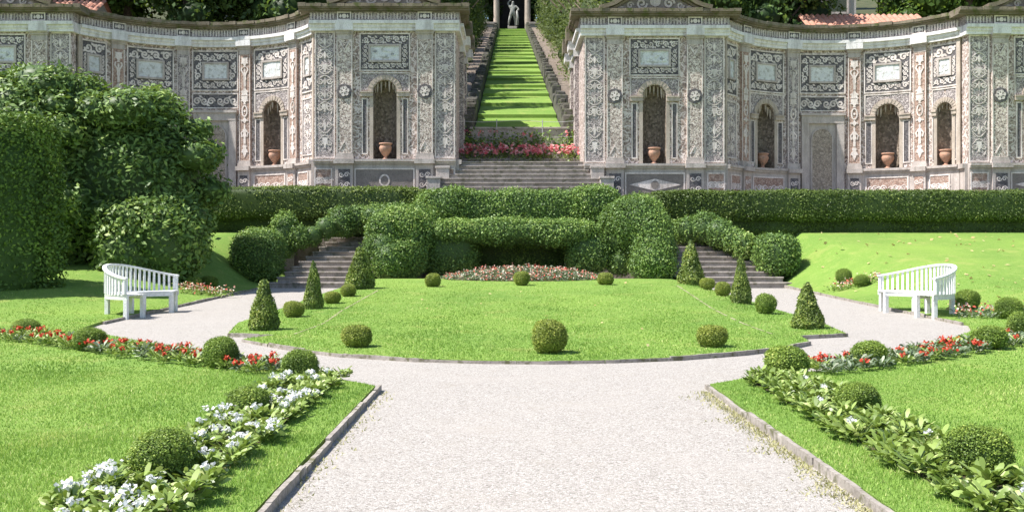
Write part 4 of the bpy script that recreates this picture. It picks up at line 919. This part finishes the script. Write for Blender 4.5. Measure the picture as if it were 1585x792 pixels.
tag(ex1, 'curved mosaic wall with blind door right of the right pavilion', 'garden wall', 'curved mosaic walls')
c = make_exedra(-1); c.location = (-11.96, DF+0.15, ZB+0.1); tag(c, 'curved mosaic wall partly hidden by the rhododendron on the left', 'garden wall')

# terracotta urns in the niches
mb = MB(); mb.lathe([(0.0, 0), (0.14, 0), (0.15, 0.03), (0.09, 0.06), (0.07, 0.11), (0.10, 0.16), (0.19, 0.26), (0.255, 0.38), (0.27, 0.48), (0.235, 0.55), (0.215, 0.57), (0.27, 0.60), (0.285, 0.63), (0.265, 0.66), (0.20, 0.655), (0.19, 0.55), (0.0, 0.5)], 22)
u0 = mb.build('urn', M['terracotta'], smooth=True); um = u0.data; COL.objects.unlink(u0)
def exp(cx, cy, deg, w):
    t = math.radians(deg); return cx+(RE-w)*math.sin(t), cy+(RE-w)*math.cos(t)-RE*math.cos(T60)
U = [((-4.95, DF-0.15+0.12), ZB+0.15, 'terracotta urn in the arched niche of the left pavilion'), ((4.95, DF+0.12), ZB, 'terracotta urn in the arched niche of the right pavilion'),
     (exp(-11.96, DF+0.15, 28, -0.1), ZB+0.1, 'terracotta urn in the niche of the left curved wall'), (exp(11.96, DF+0.25, -28, -0.15), ZB, 'shaded terracotta urn in the niche left of the blind door'),
     (exp(11.96, DF+0.25, 28, -0.1), ZB, 'sunlit terracotta urn in the niche right of the blind door'), (exp(11.96, DF+0.25, 52.5, -0.08), ZB, 'terracotta urn in the narrow niche at the far right of the curved wall'), ((18.98, DF-0.13), ZB, 'terracotta urn in the niche at the right picture edge')]
for (x, y), z, lab in U:
    o = bpy.data.objects.new('urn', um); COL.objects.link(o); o.location = (x, y, z+H_LEDGE1+0.002); o.scale = (0.88, 0.88, 0.92); tag(o, lab, 'urn', 'terracotta urns')

# ------------------------------------------------------------------ the grass ramp, its walls and stairs
mb = MB(); y = 42.0; xs = lin(-1.82, 1.75, 6); P = []
k = 0
while y < 138:
    Lg = 4.4+0.3*random.random(); y2 = min(138, y+Lg); z0 = ramp_z(y)+0.0; z1 = ramp_z(y2)-0.16
    P += [(y, z0), (y2, z1)]; y = y2
P.append((138.2, ramp_z(138))); P.append((140, ramp_z(138)+0.05))
vs = [(x, yy, zz) for yy, zz in P for x in xs]; n = len(xs)
mb.add(vs, [(j*n+i, j*n+i+1, (j+1)*n+i+1, (j+1)*n+i) for j in range(len(P)-1) for i in range(n-1)])
tag(mb.build('grass_ramp', M['turf']), kind='structure')
for sx, lab in ((-1, 'dark rough stone wall edging the left side of the grass ramp'), (1, 'dark rough stone wall edging the right side of the grass ramp')):
    mb = MB(); y = 42.0
    while y < 138:
        L_ = random.uniform(0.7, 1.4); h = random.uniform(0.25, 0.6); x0 = 1.79 if sx > 0 else -1.86
        a, b = sorted((x0, x0+sx*random.uniform(0.45, 0.62)))
        mb.box(a, b, y, y+L_*0.96, ramp_z(y)-1.2, ramp_z(y+L_/2)+h); 
        if random.random() < 0.6: mb.box(a+0.1, b-0.1, y+0.2, y+L_*0.7, ramp_z(y), ramp_z(y+L_/2)+h+random.uniform(0.1, 0.3))
        y += L_
    tag(mb.build('ramp_wall', M['rock'], bevel=0.06), lab, 'low wall', 'ramp walls')
    mb = MB(); y = 45.4
    while y < 137:
        a, b = sorted((sx*2.46, sx*(4.0)))
        T_ = 1.05; mb.box(a, b, y, y+T_+0.05, ramp_z(y)-1.0, ramp_z(y)+0.14)
        y += T_
    tag(mb.build('ramp_stairs', M['sand'], bevel=0.02), 'long stone stairs climbing outside the %s wall of the grass ramp' % ('left' if sx < 0 else 'right'), 'stairs', 'ramp stairs')
# platform with flower bed, low wall, rope barrier
mb = MB(); mb.box(-2.55, 2.55, 39.9, 41.6, 2.9, 4.95); mb.build('bed_platform', M['step']); tag(COL.objects['bed_platform'], kind='structure')
mb = MB(); mb.box(-1.95, 2.0, 41.6, 42.0, 3.0, 6.28); mb.box(-2.0, 2.05, 41.55, 42.02, 6.28, 6.36); tag(mb.build('retaining_wall', M['grey'], bevel=0.01), 'low pale stone wall at the foot of the grass ramp', 'low wall')
for sx in (-1, 1):
    mb = MB(); a, b = sorted((sx*2.0, sx*2.55)); mb.box(a, b, 41.6, 45.3, 3.0, 5.6); tag(mb.build('ramp_base', M['step']), kind='structure')
def flowerbed(name, pts, leafm, petm, lab, leaf=0.09, pet=0.075, nf=0.45, hgt=0.2, kind='stuff', rows=None, petvar=None):
    r = empty(name, (float(np.mean(pts[:, 0])), float(np.mean(pts[:, 1])), float(np.min(pts[:, 2]))))
    q = pts-np.array(r.location)
    n = len(q); P = np.repeat(q, 9, 0)+rng.normal(0, 0.09, (n*9, 3))*np.array([1, 1, 0.5]); P[:, 2] += np.abs(rng.normal(hgt*0.45, hgt*0.3, n*9))
    L = Leaves(); L.leaves(P, np.tile([0, 0, 1.0], (len(P), 1)), leaf, np.clip(rng.normal(0.45, 0.25, len(P)), 0, 1), 0.7, 0.5, 0.2); L.build('foliage', leafm, r)
    sel = q[rng.random(n) < nf]; P = np.repeat(sel, 8, 0)+rng.normal(0, 0.05, (len(sel)*8, 3)); P[:, 2] += hgt*1.05
    L = Leaves(); L.leaves(P, np.tile([0, -0.4, 0.8], (len(P), 1)), pet, rng.random(len(P)), 0.6, 0.8, 0.2); L.build('blossoms', petm, r)
    tag(r, lab, 'flower bed', kind=kind); return r
# pink flowers on the platform: green hedge row at the back, pink in front
n = 420; x = rng.uniform(-2.35, 2.5, n); y = rng.uniform(39.7, 41.4, n); z = 4.70+(y-39.7)/1.7*0.75
flowerbed('flower_bank', np.stack([x, y, z], 1)[y < 40.6], M['bedleaf'], M['petal_pink'], 'bank of pink flowers at the top of the broad steps', 0.12, 0.13, 0.62, 0.42)
flowerbed('flower_bank', np.stack([x, y, z], 1)[y >= 40.6], M['ivy'], M['petal_pink'], 'dark leafy shrubs with sparse pink blooms below the grass ramp', 0.16, 0.11, 0.08, 0.8)
rb = empty('rope_barrier', (0, 41.4, 4.95)); tag(rb, 'thin rope barrier on slim posts behind the pink flowers', 'barrier')
for x in (-2.2, -0.9, 0.95, 2.3):
    mb = MB(); mb.tube([(x, 0, 0), (x, 0, 1.7)], 0.018); mb.build('post', M['steel'], rb)
mb = MB()
for z in (1.62, 1.0): mb.tube([(x, 0, z-0.03*math.sin((x+2.2)*2.2)) for x in lin(-2.2, 2.3, 16)], 0.009, n=5)
mb.build('rope', M['steel'], rb)
# niche and statue at the head of the ramp
TZ = ramp_z(138)
ns = empty('statue_niche', (0, 141.5, TZ)); tag(ns, 'stone alcove, shade painted into its wall, with pale side pillars at the head of the grass ramp', 'alcove')
mb = MB(); mb.box(-2.6, 2.6, 3.2, 3.7, -0.5, 9); mb.box(-2.6, -1.7, 0.6, 3.2, -0.5, 9); mb.box(1.7, 2.6, 0.6, 3.2, -0.5, 9); mb.box(-2.6, 2.6, 0.6, 3.2, 8.0, 9.0); mb.build('alcove_wall', M['dark'], ns)
for sx in (-1, 1):
    mb = MB(); mb.lathe([(0.6, 0), (0.6, 0.5), (0.42, 0.6), (0.40, 2.5), (0.36, 6.6), (0.55, 6.8), (0.55, 7.2)], 10, (sx*2.15, 0, 0)); mb.build('pillar', M['sand'], ns)
    mb = MB(); mb.box(sx*3.1-0.7, sx*3.1+0.7, -1.2, 0.6, -1, 1.1); mb.box(sx*3.1-0.8, sx*3.1+0.8, -1.3, 0.7, 1.1, 1.35); mb.build('pedestal_block', M['grey'], ns)
stt = empty('statue', (0.05, 141.6, TZ)); tag(stt, 'weathered marble statue of a striding man on a plinth in the dark alcove', 'statue')
mb = MB(); mb.box(-0.75, 0.75, -0.6, 0.6, 0, 0.55); mb.box(-0.62, 0.62, -0.5, 0.5, 0.55, 0.95); mb.build('plinth', M['grey'], stt, bevel=0.03)
def skin(name, joints, edges, parent, mat, root=0):
    me = bpy.data.meshes.new(name); me.from_pydata([j[:3] for j in joints], edges, []); me.update()
    o = bpy.data.objects.new(name, me); COL.objects.link(o); o.parent = parent; me.materials.append(mat)
    o.modifiers.new('skin', 'SKIN').use_smooth_shade = True
    for v, j in zip(me.skin_vertices[0].data, joints): v.radius = (j[3], j[3]*(j[4] if len(j) > 4 else 1)); v.use_root = False
    me.skin_vertices[0].data[root].use_root = True
    s = o.modifiers.new('sub', 'SUBSURF'); s.levels = 1; s.render_levels = 2; return o
J = [(0, 0, 2.85, 0.30), (0.03, 0, 3.25, 0.27), (0.05, -0.02, 3.72, 0.36), (0.05, 0, 4.02, 0.16), (0.08, -0.04, 4.32, 0.20), (0.08, -0.04, 4.5, 0.15),
     (-0.20, 0, 2.72, 0.24), (-0.42, -0.1, 1.85, 0.17), (-0.55, 0.05, 1.05, 0.11), (-0.58, -0.22, 0.98, 0.09),
     (0.22, 0, 2.72, 0.24), (0.40, 0.15, 1.85, 0.17), (0.42, 0.3, 1.05, 0.11), (0.45, 0.02, 0.98, 0.09),
     (0.50, 0, 3.78, 0.16), (0.88, -0.1, 3.35, 0.13), (0.62, -0.4, 3.05, 0.10), (0.55, -0.45, 2.9, 0.09),
     (-0.42, 0, 3.80, 0.16), (-0.62, 0.05, 4.25, 0.13), (-0.25, -0.1, 4.62, 0.10), (-0.15, -0.1, 4.72, 0.09)]
Eg = [(0, 1), (1, 2), (2, 3), (3, 4), (4, 5), (0, 6), (6, 7), (7, 8), (8, 9), (0, 10), (10, 11), (11, 12), (12, 13), (2, 14), (14, 15), (15, 16), (16, 17), (2, 18), (18, 19), (19, 20), (20, 21)]
skin('figure', J, Eg, stt, M['marble'])
mb = MB(); mb.tube([(0.62, -0.42, 3.0), (0.75, -0.35, 2.2), (0.7, -0.1, 1.2), (0.66, 0.0, 0.95)], 0.13, 0.20); mb.tube([(-0.3, 0.15, 4.0), (0.2, 0.3, 3.3), (0.45, 0.25, 2.3), (0.5, 0.3, 1.2)], 0.10, 0.17); mb.build('drapery', M['marble'], stt, smooth=True)

# ------------------------------------------------------------------ flower beds of the foreground
def leaf_strip(L, base, a, length, width, lift, var, droop=0.5):
    ca, sa = math.cos(a), math.sin(a); pts = []; ro = random.gauss(0, 0.55); cr, sr = math.cos(ro), math.sin(ro)
    for t, wd in ((0, 0.25), (0.45, 1.0), (0.8, 0.7), (1.0, 0.06)):
        r = length*t*(1-0.15*t); z = lift*length*(t-droop*t*t*1.1)
        for s in (-1, 1): pts.append((base[0]+ca*r-sa*s*cr*wd*width/2, base[1]+sa*r+ca*s*cr*wd*width/2, base[2]+z+s*sr*wd*width/2))
    v = np.array(pts, np.float32); L.mesh(v, [(0, 1, 3, 2), (2, 3, 5, 4), (4, 5, 7, 6)], var)
def make_plant(name, seed, leafm, petm, nl, size, lw, nfl, rad, h, ps, lab, cat, group):
    random.seed(seed); r = empty(name, (0, 0, 0)); tag(r, lab, cat, group)
    L = Leaves()
    for k in range(nl):
        a = random.uniform(0, 2*PI); q = random.uniform(0, 0.55)*rad; zz = random.uniform(0.02, h)
        leaf_strip(L, (q*math.cos(a), q*math.sin(a), zz), a+random.uniform(-0.7, 0.7), size*random.uniform(0.7, 1.25), size*lw*random.uniform(0.8, 1.2), random.uniform(0.2, 1.5), min(1, max(0, random.gauss(0.5, 0.3))), random.uniform(0.25, 0.9))
    L.build('foliage', leafm, r)
    if nfl:
        L = Leaves()
        for k in range(nfl):
            a = random.uniform(0, 2*PI); q = random.uniform(0, 0.8)*rad; c = np.array([q*math.cos(a), q*math.sin(a), h*random.uniform(0.95, 1.4)+0.04]); m = 22
            p = c+rng.normal(0, ps*0.42, (m, 3))*np.array([1, 1, 0.5]); L.leaves(p, np.tile([0, -0.3, 0.9], (m, 1)), ps*0.55, rng.random(m), 0.8, 0.9)
        L.build('blossom', petm, r)
    return r
GW, GL_, GRD = 'plants of the left white flower bed', 'plants of the right leafy flower bed', 'plants of the red flower beds'
LW, LL, LR1, LR2 = 'white flowering bedding plant in the left bed beside the path', 'leafy pale green bedding plant in the right bed beside the path', 'grey green bedding plant in the left red flower bed', 'grey green bedding plant in the right red flower bed'
pw = [make_plant('bedding_plant', 31+k, M['bedleaf'], M['petal_white'], 90, 0.082, 0.42, (3, 1, 0)[k], 0.16, 0.10, 0.052, LW, 'flower', GW) for k in range(3)]
pl_ = [make_plant('bedding_plant', 41+k, M['bedleaf'], M['petal_white'], 100, 0.085, 0.42, (1, 0, 0)[k], 0.16, 0.10, 0.045, LL, 'flower', GL_) for k in range(3)]
pr = [make_plant('bedding_plant', 51+k, (M['bedgrey'], M['bedgrey'], M['bedleaf'])[k], M['petal_red'], 60, 0.085, 0.36, (2, 0, 1)[k], 0.15, 0.09, 0.065, LR1, 'flower', GRD) for k in range(3)]
random.seed(99)
def put(protos, spots, lab, group, pick, used):
    for (x, y, z, s) in spots:
        if any(math.hypot(x-bx, y-by+0.08) < br*0.82 for bx, by, br in BALLS): continue
        k = pick(); pr_ = protos[k]
        o = pr_ if not used.get(id(pr_)) else copy_tree(pr_); used[id(pr_)] = 1
        o.location = (x, y, z); o.rotation_euler = (0, 0, random.uniform(0, 6.28)); o.scale = (s, s, s); o['label'] = lab; o['group'] = group
used = {}
def strip_spots(x0, x1, y0, y1, sp):
    out = []; y = y0
    while y < y1:
        for x in lin(x0, x1, 2): out.append((x+random.uniform(-0.09, 0.09), y+random.uniform(-0.07, 0.07), lawn_z(x, y), random.uniform(0.85, 1.15)))
        y += sp
    return out
put(pw, [q for q in strip_spots(-2.72, -2.28, 5.0, 11.3, 0.25)], LW, GW, lambda: random.choice((0, 1, 1, 2, 2)), used)
put(pl_, [q for q in strip_spots(2.22, 2.66, 5.0, 11.2, 0.25)], LL, GL_, lambda: random.choice((0, 1, 1, 2, 2, 2)), used)
def along(pts, off, sp):
    P = resample(pts, sp); out = []
    for a, b in zip(P[:-1], P[1:]):
        dx, dy = b[0]-a[0], b[1]-a[1]; L = math.hypot(dx, dy)
        for o in off: x, y = a[0]-dy/L*o+random.uniform(-0.06, 0.06), a[1]+dx/L*o+random.uniform(-0.06, 0.06); out.append((x, y, lawn_z(x, y), random.uniform(0.85, 1.2)))
    return out
redL = [SF(p, q) for p, q in ((398, 578), (300, 567), (200, 553), (110, 540), (20, 528), (-30, 523))]
redR = [SF(p, q) for p, q in ((1300, 580), (1400, 566), (1480, 553), (1560, 540), (1640, 522))]
put(pr, along(redL, (0.02, -0.24, -0.46), 0.27), LR1, GRD, lambda: random.choice((0, 1, 2, 2)), used)
put(pr, along(redR, (0.04, 0.28, 0.5), 0.27), LR2, GRD, lambda: random.choice((0, 1, 1, 2)), used)
def soil(name, poly):
    mb = MB(); P = resample(poly, 0.3, True); mb.add([(x, y, lawn_z(x, y)+0.012) for x, y in P], [tuple(t) for t in geometry.tessellate_polygon([[Vector((x, y, 0)) for x, y in P]])]); tag(mb.build(name, M['soil']), kind='structure')
soil('flower_bed_soil', [(-2.8, 4.8), (-2.24, 4.8), (-2.24, 11.2), (-2.8, 11.4)]); soil('flower_bed_soil', [(2.18, 4.8), (2.74, 4.8), (2.74, 11.3), (2.18, 11.1)])
# little beds by the benches and the oval bed before the mound
def cluster(cx, cy, rx, ry, n, zf):
    a = rng.uniform(0, 2*PI, n); r = np.sqrt(rng.uniform(0, 1, n)); x = cx+rx*r*np.cos(a); y = cy+ry*r*np.sin(a)
    return np.stack([x, y, np.array([zf(p, q) for p, q in zip(x, y)])], 1)
x, y = SF(318, 456); flowerbed('small_flower_bed', cluster(x, y, 0.75, 0.5, 60, surf), M['bedleaf'], M['petal_mixed'], 'small patch of pale flowers beside the left bench', 0.08, 0.06, 0.4, 0.16)
x, y = SF(1322, 443); flowerbed('small_flower_bed', cluster(x, y, 0.75, 0.4, 60, surf), M['bedleaf'], M['petal_mixed'], 'small patch of pale flowers left of the right bench', 0.08, 0.06, 0.4, 0.15)
x, y = SF(1545, 490); flowerbed('small_flower_bed', cluster(x, y, 0.95, 0.5, 90, surf), M['bedgrey'], M['petal_mixed'], 'strip of pale flowers on the grass at the right edge', 0.08, 0.06, 0.35, 0.15)
n = 1100; ov = cluster(0.0, 31.2, 2.45, 1.7, n, lambda a, b: 0.48+0.30*(1-min(1, ((a/2.45)**2+((b-31.2)/1.7)**2)))); 
fb = flowerbed('oval_flower_bed', ov, M['bedgrey'], M['petal_mixed'], 'oval mound of pink and cream flowers below the ivy hollow', 0.085, 0.065, 0.24, 0.09)
mb = MB(); mb.lathe([(2.5, -0.15), (2.4, 0.03), (1.8, 0.16), (1.0, 0.25), (0.0, 0.28)], 40); o = mb.build('bed_soil', M['soil'], fb, smooth=True); o.scale = (1, 0.7, 1); o.location = (0-fb.location.x, 31.2-fb.location.y, 0.46-fb.location.z)

# ------------------------------------------------------------------ curved benches
def make_bench():
    R = empty('curved_bench', (0, 0, 0)); HA = math.radians(78); RB = 1.12
    def P(r, a, z): return (-r*math.cos(a), r*math.sin(a), z)     # back towards -x, open towards +x
    def rail(a): return 0.47+0.30+0.27*math.cos(a/HA*PI/2)**1.3
    def ring(mb, r0, r1, z0, z1, a0, a1, n=26, zf=None):
        vs = []
        for i in range(n+1):
            a = a0+(a1-a0)*i/n; dz = zf(a) if zf else 0
            vs += [P(r0, a, z0+dz), P(r0, a, z1+dz), P(r1, a, z1+dz), P(r1, a, z0+dz)]
        fs = [(0, 1, 2, 3), tuple(4*n+k for k in (3, 2, 1, 0))]+[(4*i+k, 4*i+4+k, 4*i+4+(k+1) % 4, 4*i+(k+1) % 4) for i in range(n) for k in range(4)]
        mb.add(vs, fs)
    mb = MB()
    for k in range(5): ring(mb, 0.58+k*0.112, 0.68+k*0.112, 0.44, 0.47, -HA, HA)
    mb.build('seat', M['paint'], R)
    mb = MB(); ring(mb, 0.585, 0.62, 0.36, 0.438, -HA, HA); ring(mb, 1.085, 1.12, 0.36, 0.438, -HA, HA); mb.build('apron', M['paint'], R)
    mb = MB(); ring(mb, RB-0.03, RB+0.05, 0, 0.045, -HA, HA, 30, rail); mb.build('top_rail', M['paint'], R, bevel=0.008)
    mb = MB(); n = 31
    for k in range(1, n):
        a = -HA+2*HA*k/n; da = 0.02
        vs = [P(r, q, z) for z in (0.47, rail(a)+0.01) for r, q in ((RB-0.005, a-da), (RB-0.005, a+da), (RB+0.02, a+da), (RB+0.02, a-da))]
        mb.add(vs, [(0, 1, 2, 3), (4, 5, 6, 7), (0, 1, 5, 4), (1, 2, 6, 5), (2, 3, 7, 6), (3, 0, 4, 7)])
    mb.build('back_slats', M['paint'], R)
    for a in (-HA+0.04, HA-0.04):
        mb = MB(); mb.tube([P(RB+0.01, a, 0.47), P(RB+0.01, a, rail(a)+0.01)], 0.032, n=8); mb.build('arm_post', M['paint'], R)
    for a in (-HA+0.06, -0.45, 0.45, HA-0.06):
        for r in (0.64, 1.08):
            if r < 0.7 and abs(a) < 0.5: a2 = a*0.9
            else: a2 = a
            x, y, _ = P(r, a2, 0); mb = MB(); mb.box(x-0.04, x+0.04, y-0.04, y+0.04, -0.06, 0.438); mb.build('leg', M['paint'], R, bevel=0.006)
    return R
b1 = make_bench(); b1.location = (-7.36, 20.75, 0.14); b1.scale = (1.02, 1.02, 0.94); b1.rotation_euler = (0, 0, math.radians(-7)); tag(b1, 'white curved slatted bench on the left beside the tall shrubs', 'bench', 'white curved benches')
b2 = copy_tree(b1); b2.location = (7.38, 20.75, 0.14); b2.rotation_euler = (0, 0, math.radians(180+7)); tag(b2, 'white curved slatted bench on the right before the open lawn', 'bench')

# ------------------------------------------------------------------ trees
def crown_mesh(name, lobes, leaf, n_per, mat, seed, tilt=0.9, up=0.3, aspect=0.55):
    L = Leaves(); r0 = np.random.default_rng(seed)
    for c, r in lobes:
        n = int(n_per*(r[0]*r[2]+r[1]*r[2]+r[0]*r[1])/3)
        d = r0.normal(0, 1, (n, 3)); d /= np.linalg.norm(d, axis=1, keepdims=True); rr = r0.uniform(0.55, 1.06, n)**0.6
        p = np.array(c)+d*np.array(r)*rr[:, None]; p += d*lump(p, 2.0, 0.25, seed)[:, None]
        L.leaves(p, d, leaf, np.clip(0.45+0.3*lump(p, 1.5, 1, seed)+r0.normal(0, 0.2, n), 0, 1), tilt, aspect, up)
        vs, fs = sup_core(c, [q*0.62 for q in r], 2, 0, 1, 1, 0, 0, 10, 7); L.mesh(vs, fs, 0.02)
    o = L.build(name, mat); COL.objects.unlink(o); return o.data
def rand_lobes(seed, H, R, n, z0):
    random.seed(seed); out = [((0, 0, (H+z0)/2), (R*0.7, R*0.7, (H-z0)*0.42))]
    for k in range(n):
        a = k*2.4+random.uniform(-0.4, 0.4); t = (k+0.5)/n; z = z0+(H-z0)*(0.12+0.78*t); rr = R*math.sin(PI*(0.15+0.75*t))*0.75; s = R*random.uniform(0.34, 0.5)
        out.append(((rr*math.cos(a), rr*math.sin(a), z), (s, s, s*0.8)))
    return out
def trunk_mesh(H, r, seed, limbs=5):
    random.seed(seed); mb = MB(); mb.tube([(0, 0, -0.6), (0.05, 0.03, H*0.3), (-0.06, 0.05, H*0.6), (0.02, 0, H*0.85)], r, r*0.25)
    for k in range(limbs):
        a = k*2.4; z = H*(0.3+0.09*k); mb.tube([(0, 0, z), (0.9*math.cos(a), 0.9*math.sin(a), z+0.7), (1.9*math.cos(a), 1.9*math.sin(a), z+1.8)], r*0.4, r*0.12, 6)
    o = mb.build('trunk', M['bark'], smooth=True); COL.objects.unlink(o); return o.data
BT = [(crown_mesh('crown', rand_lobes(s, 11, 3.2, 15, 1.6), 0.30, 190, M[m], s), trunk_mesh(11, 0.28, s)) for s, m in ((3, 'tree'), (4, 'tree'), (8, 'tree_light'))]
CYP = []
for s, m in ((5, 'conifer'), (6, 'conifer_lit')):
    random.seed(s); lob = []
    for k in range(11):
        t = k/10; z = 0.6+9.0*t; R = 1.35*(1-t)**0.55+0.18; a = k*2.4; lob.append(((0.25*math.cos(a), 0.25*math.sin(a), z), (R, R, 1.1)))
    CYP.append((crown_mesh('crown', lob, 0.22, 330, M[m], s, 0.7, -0.2, 0.4), trunk_mesh(9, 0.2, s, 2)))
def tree(name, pair, x, y, z, sc, lab, cat, group, sz=None):
    r = empty(name, (x, y, z), random.uniform(0, 6.28)); r.scale = (sc, sc, sz or sc)
    for nm, me in (('crown', pair[0]), ('trunk', pair[1])):
        o = bpy.data.objects.new(nm, me); COL.objects.link(o); o.parent = r
    tag(r, lab, cat, group)
random.seed(17)
# cypresses flanking the ramp
y = 49.0
while y < 140:
    s = random.uniform(0.85, 1.25); x = -4.75-random.uniform(-0.2, 0.5); tree('cypress', CYP[0], x, y, ramp_z(y)-0.3, s, 'dark cypress in the row left of the grass ramp', 'tree', 'cypresses left of the ramp', s*random.uniform(0.8, 1.1)); y += random.uniform(2.9, 4.6)*(1 if y < 100 else 1.15)
y = 50.5
while y < 140:
    s = random.uniform(0.95, 1.35); x = 5.0+random.uniform(-0.3, 0.5); tree('cypress', CYP[1], x, y, ramp_z(y)-0.3, s, 'feathery cypress with sunlit leaf colour in the row right of the grass ramp', 'tree', 'cypresses right of the ramp', s*random.uniform(0.85, 1.15)); y += random.uniform(3.0, 4.2)
for k, (x, y, s, m) in enumerate([(-9, 49, 1.0, 0), (-12.5, 50.5, 1.05, 1), (-16, 49.5, 1.0, 0), (-19.5, 51.5, 1.1, 2), (-23.5, 51, 1.1, 1), (-10.5, 55, 1.2, 1), (-14.5, 56, 1.25, 0), (-18.5, 57, 1.2, 1), (-23, 57, 1.3, 0), (-27.5, 56, 1.3, 1), (-8.5, 62, 1.2, 0), (-13, 64, 1.3, 1), (-28, 51, 1.1, 0)]):
    tree('woodland_tree', BT[m], x, y, hill_z(x, y), s, 'dense tree in the wood behind the left curved wall', 'tree', 'trees behind the left wall')
for k, (x, y, s, m) in enumerate([(9, 50, 1.0, 1), (12.2, 50, 1.05, 0), (12.6, 57, 1.1, 1), (22.5, 51, 1.0, 2), (26, 52, 1.1, 2), (10.5, 56, 1.2, 0), (13, 63, 1.25, 1), (24.5, 58, 1.2, 2), (29, 57, 1.3, 2), (9.5, 63, 1.2, 1), (21.0, 52.5, 0.75, 2), (30, 51, 1.1, 1), (27, 64, 1.3, 0)]):
    tree('woodland_tree', BT[m], x, y, hill_z(x, y), s, 'dense tree in the wood behind the right curved wall', 'tree', 'trees behind the right wall')
for k in range(34):
    sx = -1 if k % 2 else 1; x = sx*random.uniform(9, 38); y = random.uniform(68, 125); 
    tree('woodland_tree', BT[k % 2], x, y, hill_z(x, y), random.uniform(1.2, 1.7), 'dense tree high on the wooded hill above the mosaic walls', 'tree', 'trees on the wooded hill')
for x in (-4.6, -7.2, 4.7, 7.3):
    tree('woodland_tree', BT[0], x, 144.5, hill_z(x, 144)-1.5, 1.2, 'dense tree standing above the statue alcove', 'tree', 'trees above the alcove')
for k in range(7):
    x = -9+3.0*k; tree('woodland_tree', BT[k % 2], x, 149+(k % 2)*2, hill_z(x, 149), 1.5, 'dense tree standing above the statue alcove', 'tree', 'trees above the alcove')

# ------------------------------------------------------------------ tiled houses behind the walls
def house(name, x, y, z, wx, dy, hw, hr, lab, wins):
    R = empty(name, (x, y, z)); tag(R, lab, 'house')
    mb = MB(); mb.box(-wx, wx, 0, dy, -1, hw); mb.add([(-wx, 0, hw), (-wx, dy, hw), (-wx, dy/2, hw+hr), (wx, 0, hw), (wx, dy, hw), (wx, dy/2, hw+hr)], [(0, 1, 2), (3, 5, 4)]); mb.build('wall', M['plaster'], R)
    mb = MB(); n = int(2*wx/0.24)
    for k in range(n):       # rows of curved roof tiles
        xa = -wx-0.2+(2*wx+0.4)*k/n; ww = (2*wx+0.4)/n
        for (y0, z0, y1, z1) in ((-0.4, hw-0.4*hr/(dy/2), dy/2, hw+hr), (dy+0.4, hw-0.4*hr/(dy/2), dy/2, hw+hr)):
            vs = []
            for q in range(6):
                t = q/5; xx = xa+ww*t; b = 0.09*math.sin(PI*t)
                vs += [(xx, y0, z0+b+0.03), (xx, y1, z1+b+0.03)]
            mb.add(vs, [(2*q, 2*q+1, 2*q+3, 2*q+2) for q in range(5)])
    mb.build('roof', M['tiles'], R, smooth=True)
    for u, v in wins:
        mb = MB(); mb.wbox(lambda a, b, c: (a, -c, b), u-0.5, u+0.5, v-0.8, v+0.8, 0, 0.05); wn = mb.build('window', M['shutter'], R)
        mb = MB(); mb.wframe(lambda a, b, c: (a, -c, b), u-0.6, u+0.6, v-0.9, v+0.9, 0.1, 0, 0.08); mb.build('frame', M['cream'], wn)
    return R
house('tiled_house', 16.3, 46.9, 8.0, 2.7, 4.0, 3.35, 1.15, 'low house whose red tiled roof shows above the right curved wall', [])
house('tiled_house', -22.6, 46.6, 8.0, 2.9, 4.0, 3.9, 1.2, 'low house whose red tiled roof shows at the upper left corner', [])
house('pale_house', 16.9, 54.0, hill_z(16.9, 54), 1.0, 5, 9.0, 1.4, 'tall pale plastered house among the trees behind the right wall', [(0.0, 4.6)])
